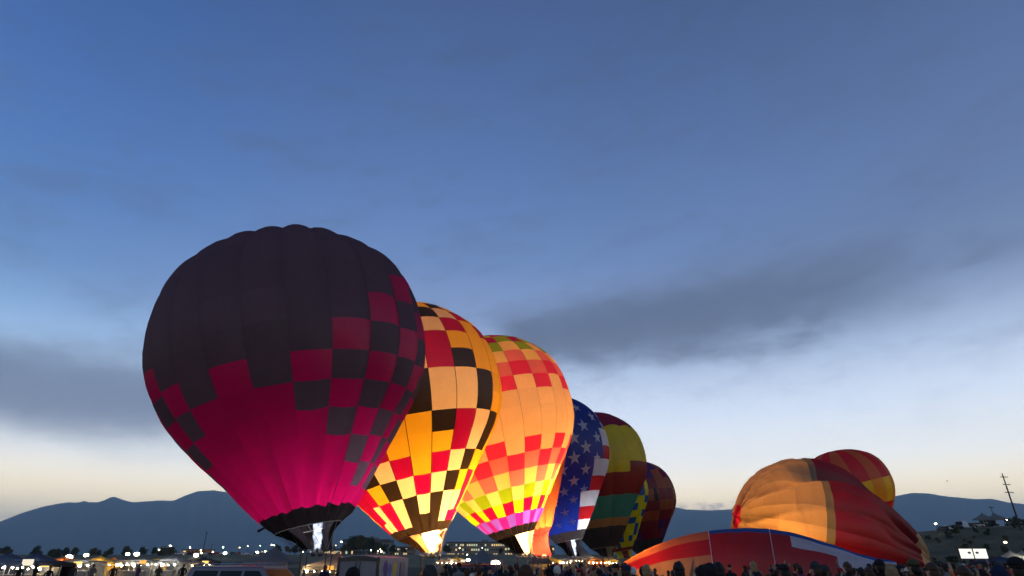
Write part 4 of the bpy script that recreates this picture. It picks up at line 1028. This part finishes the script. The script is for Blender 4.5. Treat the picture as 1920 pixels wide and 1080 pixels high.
# burner warming the left end of the spread envelope
def flat_burner():
    P = at(1172, 1062, 60.5) - tF.location; P.z = .95
    b = MB()
    for a in range(4):
        t = pi/4+a*pi/2; b.tube([P+Vector((0, .55*cos(t), .55*sin(t))), P+Vector((0, .55*cos(t+pi/2), .55*sin(t+pi/2)))], .03)
    fr = b.build('burner_frame', STEEL, tF)
    MB().tube([P+Vector((-.2, 0, 0)), P+Vector((.3, 0, 0))], .15, 10).build('burner', STEEL, fr, True)
    f = MB(); rings = []
    for i in range(11):
        t = i/10; c = P+Vector((.3+2.4*t, 0, .5*t)); r = .24*(.3+1.5*t*(1-t)**.55) if i < 10 else .02
        rings.append([c+Vector((0, cos(2*pi*k/12), sin(2*pi*k/12)))*r for k in range(12)])
    f.loft(rings); f.build('flame', glow('inflation_flame_low', (1, .52, .2), 55), fr, True)
flat_burner()

# ------------------------------------------------------------------ people
def skin_body(name, chain, fingers=True):
    """one continuous figure grown along a skeleton; chain: {joint: (pos, radius, parent)}"""
    names = list(chain); idx = {n: i for i, n in enumerate(names)}
    V = [chain[n][0] for n in names]; Ed = [(idx[chain[n][2]], idx[n]) for n in names if chain[n][2]]
    me = bpy.data.meshes.new(name); me.from_pydata(V, Ed, []); ob = bpy.data.objects.new(name, me); COL.objects.link(ob)
    ob.modifiers.new('skin', 'SKIN'); sv = me.skin_vertices[0].data if me.skin_vertices else None
    if sv is None:
        bpy.context.view_layer.update()
    layer = me.skin_vertices[0].data
    for n in names:
        r = chain[n][1]; layer[idx[n]].radius = r if isinstance(r, tuple) else (r, r); layer[idx[n]].use_root = (n == 'pelvis')
    sb = ob.modifiers.new('sub', 'SUBSURF'); sb.levels = 1; sb.render_levels = 1
    dg = bpy.context.evaluated_depsgraph_get(); out = bpy.data.meshes.new_from_object(ob.evaluated_get(dg))
    bpy.data.objects.remove(ob); return out
def hand(ch, side, wrist, d, up):
    """palm and five bent fingers; d is the pointing direction, up the thumb side"""
    d = Vector(d).normalized(); up = Vector(up).normalized(); w = Vector(wrist)
    pn = 'palm'+side; ch[pn] = (tuple(w+d*.055), (.034, .022), 'wrist'+side)
    for i, (o, l) in enumerate(((.028, .075), (.010, .085), (-.009, .078), (-.027, .06))):
        k = w+d*.10+up*o; ch['f%d%s' % (i, side)] = (tuple(k), .0095, pn); ch['g%d%s' % (i, side)] = (tuple(k+d*l*.7+d.cross(up)*.03), .0075, 'f%d%s' % (i, side))
    k = w+d*.05+up*.045; ch['th'+side] = (tuple(k), .011, pn); ch['ti'+side] = (tuple(k+d*.04+up*.015), .008, 'th'+side)
def skeleton(larm, rarm, lean=0, stride=.0):
    # facing -y is the front of the figure
    c = {'pelvis': ((0, 0, .95), (.155, .11), None), 'waist': ((0, .005, 1.10), (.150, .105), 'pelvis'), 'chest': ((0, .01+lean*.3, 1.30), (.175, .12), 'waist'), 'neck0': ((0, .01+lean*.5, 1.455), (.075, .065), 'chest'), 'neck': ((0, lean*.6, 1.52), (.055, .055), 'neck0'),
         'jaw': ((0, -.015+lean*.7, 1.585), (.068, .080), 'neck'), 'head': ((0, -.005+lean*.7, 1.665), (.078, .096), 'jaw'), 'crown': ((0, .01+lean*.7, 1.735), (.055, .070), 'head')}
    for sd, s, arm in (('L', -1, larm), ('R', 1, rarm)):
        c['sho'+sd] = ((s*.185, .01+lean*.4, 1.42), (.068, .068), 'chest')
        e_, w_ = arm
        c['elb'+sd] = ((s*e_[0], e_[1], e_[2]), .050, 'sho'+sd); c['wrist'+sd] = ((s*w_[0], w_[1], w_[2]), .030, 'elb'+sd)
        d = Vector((s*w_[0], w_[1], w_[2]))-Vector((s*e_[0], e_[1], e_[2])); hand(c, sd, (s*w_[0], w_[1], w_[2]), d, Vector((0, -1, .2)).cross(d).cross(d)*-1 if abs(d.normalized().z) < .5 else Vector((0, -1, 0)))
        y = stride*s
        c['hip'+sd] = ((s*.09, 0, .88), (.095, .10), 'pelvis'); c['knee'+sd] = ((s*.10, y*.5-.02, .49), .062, 'hip'+sd); c['ank'+sd] = ((s*.10, y, .09), .044, 'knee'+sd); c['toe'+sd] = ((s*.115, y-.17, .045), (.042, .03), 'ank'+sd)
    return c
down = ((.255, .03, 1.13), (.27, -.03, .88)); pocket = ((.29, .08, 1.14), (.20, -.10, .97)); phone = ((.24, -.17, 1.27), (.08, -.33, 1.56)); high = ((.26, -.10, 1.50), (.16, -.22, 1.80)); fold = ((.26, -.03, 1.14), (.02, -.20, 1.17))
POSES = {'down': skeleton(down, down), 'pocket': skeleton(pocket, pocket, .02), 'phone': skeleton(phone, phone), 'high': skeleton(down, high, 0, .05), 'fold': skeleton(fold, fold, .01), 'walk': skeleton(down, pocket, -.02, .16)}
BODY = {}
for n, sk in POSES.items():
    me = skin_body('body_'+n, sk)
    me.materials.clear()
    for m_ in (None, None, None, None): me.materials.append(None)
    mi = []
    for p_ in me.polygons:
        c = p_.center; k = 0
        if c.z < .11: k = 3
        elif c.z < .93 and abs(c.x) < .22: k = 1
        if c.z > 1.545 and abs(c.x) < .11 and c.y > -.16: k = 2
        for sd in 'LR':
            w_ = Vector(sk['palm'+sd][0])
            if (c-w_).length < .12: k = 2
        mi.append(k)
    me.polygons.foreach_set('material_index', mi); me.polygons.foreach_set('use_smooth', [True]*len(mi)); BODY[n] = me
def cap_mesh(kind):
    b = MB(); h = 1.665
    if kind == 'short':
        b.ell((0, .012, h+.005), .092, .112, .105, 12, 7, -.15, .999); b.ell((0, .042, h-.045), .086, .082, .100, 10, 6)
    elif kind == 'long':
        b.ell((0, .012, h+.005), .096, .116, .108, 12, 7, -.15, .999); b.loft([[(cos(2*pi*k/12)*rx, .055+sin(2*pi*k/12)*ry, z) for k in range(12)] for z, rx, ry in ((h+.02, .090, .075), (h-.10, .100, .065), (h-.22, .105, .055), (h-.30, .07, .035))])
    elif kind == 'bun':
        b.ell((0, .012, h+.005), .092, .112, .105, 12, 7, -.15, .999); b.ell((0, .115, h+.06), .05, .05, .05, 8, 5)
    elif kind == 'beanie':
        b.ell((0, .010, h+.015), .100, .120, .112, 12, 7, .02, .999); b.loft([[(cos(2*pi*k/14)*.100*q, .01+sin(2*pi*k/14)*.119*q, z) for k in range(14)] for z, q in ((h-.02, .97), (h+.0, 1.0), (h+.045, .985))], cap=False); pass
    elif kind == 'cap':
        b.ell((0, .010, h+.02), .097, .117, .098, 12, 7, .02, .999); b.loft([[(cos(pi+pi*k/8)*.085, -.09+sin(pi+pi*k/8)*.115, z) for k in range(9)] for z in (h+.028, h+.038)])
    elif kind == 'hood':
        b.ell((0, .035, h-.01), .120, .130, .145, 12, 8, -.85, .999)
    return b
HAIR = {}
for k in ('short', 'long', 'bun', 'beanie', 'cap', 'hood'):
    b = cap_mesh(k); b.v = [(x*.86, .01+(y-.01)*.88, 1.665+(z-1.665)*.92) for x, y, z in b.v]
    am = {'short': .020, 'long': .022, 'bun': .016, 'hood': .012, 'beanie': .006, 'cap': .004}[k]
    b.v = [(x*(1+am*9*noise.noise(Vector((x*22, y*22, z*22)))), .01+(y-.01)*(1+am*9*noise.noise(Vector((x*22+9, y*22, z*22)))), z+am*noise.noise(Vector((x*25, y*25, z*25+4)))) for x, y, z in b.v]; me = bpy.data.meshes.new('hair'); me.from_pydata([tuple(v) for v in b.v], [], b.f); me.materials.append(None); me.polygons.foreach_set('use_smooth', [True]*len(me.polygons)); HAIR[k] = me
nb = MB(); nb.loft([[(cos(2*pi*k/6)*r, -.095+y, 1.645+z+sin(2*pi*k/6)*r) for k in range(6)] for y, z, r in ((0, .012, .016), (-.022, -.005, .014), (-.03, -.012, .006))])
FACE = bpy.data.meshes.new('nose'); FACE.from_pydata([tuple(v) for v in nb.v], [], nb.f); FACE.materials.append(None)
pb = MB(); pb.box(-.038, .038, -.006, .006, -.075, .075, .004); PHONE = bpy.data.meshes.new('phone'); PHONE.from_pydata([tuple(v) for v in pb.v], [], pb.f); PHONE.materials.append(DARKP)
bp = MB(); bp.box(-.15, .15, .13, .27, 1.02, 1.43, .05); PACK = bpy.data.meshes.new('backpack'); PACK.from_pydata([tuple(v) for v in bp.v], [], bp.f); PACK.materials.append(None)
CLOTH = {'black': (.016, .016, .018), 'navy': (.018, .024, .05), 'charcoal': (.04, .04, .042), 'grey': (.14, .14, .14), 'red': (.30, .02, .025), 'olive': (.06, .06, .03), 'tan': (.26, .17, .09), 'purple': (.08, .04, .12), 'brown': (.07, .04, .025), 'blue': (.03, .08, .20), 'white': (.5, .5, .48), 'orange': (.45, .14, .04)}
CM = {k: mat('cloth_'+k, v, .9, var=.25, scale=14, spec=.1, bump=.15) for k, v in CLOTH.items()}
SKINS = [mat('skin_%d' % i, c, .55, var=.08) for i, c in enumerate(((.42, .24, .16), (.28, .15, .09), (.12, .06, .035)))]
HAIRM = {'dark': mat('hair_dark', (.012, .009, .007), .6), 'brown': mat('hair_brown', (.05, .028, .015), .6), 'fair': mat('hair_fair', (.28, .18, .08), .6), 'grey': mat('hair_grey', (.25, .24, .23), .6)}
def person(label, x, y, facing, height, pose, jacket, trousers, head, headcol, group, extra=None, pack=None, rr=None):
    o = bpy.data.objects.new('person', BODY[pose]); COL.objects.link(o); o.location = (x, y, 0); o.rotation_euler = (0, 0, facing); s = height/1.79; o.scale = (s, s, s)
    tag(o, label, 'person', group)
    sk = SKINS[(rr or random).choice((0, 0, 0, 1, 1, 2))]
    for i, m_ in enumerate((CM[jacket], CM[trousers], sk, CM['black'])): o.material_slots[i].link = 'OBJECT'; o.material_slots[i].material = m_
    h = link('hair' if head in ('short', 'long', 'bun') else {'beanie': 'knit_hat', 'cap': 'cap', 'hood': 'hood'}[head], HAIR[head], o); h.material_slots[0].link = 'OBJECT'
    h.material_slots[0].material = HAIRM[headcol] if head in ('short', 'long', 'bun') else CM[headcol]
    if head in ('beanie', 'cap'):
        hh = link('hair', HAIR['short'], o); hh.material_slots[0].link = 'OBJECT'; hh.material_slots[0].material = HAIRM[(rr or random).choice(('dark', 'dark', 'brown'))]
    n = link('nose', FACE, o); n.material_slots[0].link = 'OBJECT'; n.material_slots[0].material = sk
    if pack: b = link('backpack', PACK, o); b.material_slots[0].link = 'OBJECT'; b.material_slots[0].material = CM[pack]
    if pose == 'phone':
        f = bpy.data.objects.new('mobile_phone', PHONE); COL.objects.link(f); f.rotation_euler = (radians(-8), 0, facing)
        f.location = Vector((x, y, 0))+Vector((cos(facing)*0-sin(facing)*-.36, sin(facing)*0+cos(facing)*-.36, 1.68))*s if False else (x+s*.385*sin(facing), y-s*.385*cos(facing), s*1.66)
        tag(f, 'dark mobile phone held up by the person in the '+jacket+' jacket', 'phone', 'phones held up in the crowd')
    return o
rp = random.Random(21)
zones = [(0, 480, 'by the fair stalls'), (480, 660, 'by the grey vehicle'), (660, 830, 'by the trailer'), (830, 960, 'under the golden balloon'), (960, 1060, 'under the peach balloon'), (1060, 1160, 'under the starred balloon'), (1160, 1330, 'before the tan panels'), (1330, 1480, 'before the red panels'),
         (1480, 1660, 'before the white panels'), (1660, 1760, 'before the lying tip'), (1760, 1860, 'before the glowing screens'), (1860, 2000, 'by the white tent')]
def zone(px):
    for a, b, n in zones:
        if a <= px < b: return n
    return zones[-1][2]
def word(head, hc): return {'short': hc+' hair', 'long': 'long '+hc+' hair', 'bun': hc+' bun', 'beanie': hc+' knit hat', 'cap': hc+' cap', 'hood': hc+' hood up'}[head]
TAKEN = []
def put(px, D, height, pose, jacket, head, hc, face=None, pack=None, near=False):
    x = at(px, 1060, D).x
    for (a, b) in TAKEN:
        if (a-x)**2+(b-D)**2 < .32: return
    TAKEN.append((x, D)); tr = rp.choice(('black', 'navy', 'charcoal', 'brown'))
    f = face if face is not None else pi+rp.uniform(-.8, .8)
    ph = {'phone': ', holding up phone', 'high': ', one arm raised', 'walk': ', walking', 'fold': ', arms folded'}.get(pose, '')
    lb = 'person in %s jacket with %s%s%s, %s' % (jacket, word(head, hc), ' and %s backpack' % pack if pack else '', ph, zone(px))
    person(lb, x, D, f, height, pose, jacket, tr, head, hc, 'people watching in the crowd', None, pack, rp)
# large near figures seen from behind
for px, top, D, jk, hd, hc in ((664, 1062, 8.5, 'black', 'beanie', 'black'), (808, 1060, 9, 'charcoal', 'hood', 'charcoal'), (985, 1058, 7.5, 'black', 'beanie', 'brown'), (1272, 1050, 9.5, 'black', 'short', 'dark'), (1296, 1053, 9.8, 'charcoal', 'short', 'dark'), (1328, 1056, 9, 'black', 'hood', 'black'), (1346, 1051, 10, 'olive', 'short', 'dark'),
                               (1468, 1056, 12, 'black', 'cap', 'black'), (1528, 1052, 13, 'navy', 'beanie', 'charcoal'), (1649, 1047, 13, 'black', 'cap', 'black'), (1668, 1058, 12, 'tan', 'hood', 'tan'), (1712, 1046, 11, 'brown', 'cap', 'olive'), (1694, 1047, 13, 'orange', 'beanie', 'grey'), (1802, 1057, 8.5, 'charcoal', 'short', 'brown'), (1906, 1040, 7.5, 'black', 'cap', 'black'), (1868, 1060, 9, 'navy', 'hood', 'navy'), (1745, 1052, 10, 'purple', 'short', 'brown'), (1588, 1052, 15, 'black', 'short', 'brown'), (1412, 1051, 16, 'grey', 'short', 'fair'), (1398, 1053, 16.5, 'olive', 'short', 'brown')):
    hgt = min(1.98, max(1.55, CH+(1055-top)*D/1350))
    put(px, D, hgt, 'down' if jk != 'navy' else 'pocket', jk, hd, hc, pi+rp.uniform(-.35, .35))
jackets = ['black']*8+['navy']*4+['charcoal']*4+['grey']*2+['red', 'olive', 'tan', 'tan', 'purple', 'brown', 'brown', 'blue', 'white', 'orange']
for i in range(345):
    if i >= 330: px = rp.uniform(900, 1940); D = rp.uniform(15, 34)
    elif i < 150: px = rp.uniform(1160, 1940); D = rp.choice((rp.uniform(13, 22), rp.uniform(18, 34)))
    elif i < 270: px = rp.uniform(820, 1180); D = rp.uniform(18, 48)
    else: px = rp.uniform(1640, 1940); D = rp.uniform(14, 50)
    hd = rp.choice(('short', 'short', 'long', 'bun', 'beanie', 'beanie', 'cap', 'cap', 'hood'))
    hc = rp.choice(('dark', 'dark', 'brown', 'fair', 'grey')) if hd in ('short', 'long', 'bun') else rp.choice(('black', 'grey', 'navy', 'red', 'white', 'charcoal', 'brown'))
    po = rp.choice(('down', 'down', 'pocket', 'pocket', 'phone', 'high', 'fold', 'walk'))
    put(px, D, rp.choice((rp.uniform(1.55, 1.72), rp.uniform(1.66, 1.9), rp.uniform(1.7, 1.88))), po, rp.choice(jackets), hd, hc, None if rp.random() < .75 else rp.uniform(-1.6, 1.6), rp.choice(('red', 'blue', 'grey', 'olive')) if rp.random() < .12 and po == 'down' else None)
for px, D in ((40, 48), (70, 50), (96, 45), (140, 52), (176, 50), (215, 55), (262, 52), (300, 50), (345, 55), (375, 52), (612, 40), (640, 42), (610, 33), (800, 49), (812, 50)):
    put(px, D, rp.uniform(1.65, 1.85), rp.choice(('down', 'pocket', 'fold')), rp.choice(jackets), rp.choice(('short', 'beanie', 'cap')), 'dark' if False else 'brown')
#STAGE3
# ------------------------------------------------------------------ morning haze
hz = MB().box(-26000, 26000, -26000, 26000, -30, 1720).build('haze', None)
hz['kind'] = 'stuff'; hz['label'] = 'thin bluish morning haze over the valley'
m = bpy.data.materials.new('haze_air'); m.use_nodes = True; t = m.node_tree; t.nodes.clear()
pv = t.nodes.new('ShaderNodeVolumePrincipled'); pv.inputs['Color'].default_value = (.55, .80, 1, 1); pv.inputs['Density'].default_value = 6.8e-5; pv.inputs['Anisotropy'].default_value = .1
o = t.nodes.new('ShaderNodeOutputMaterial'); t.links.new(pv.outputs[0], o.inputs['Volume'])
hz.data.materials.clear(); hz.data.materials.append(m)
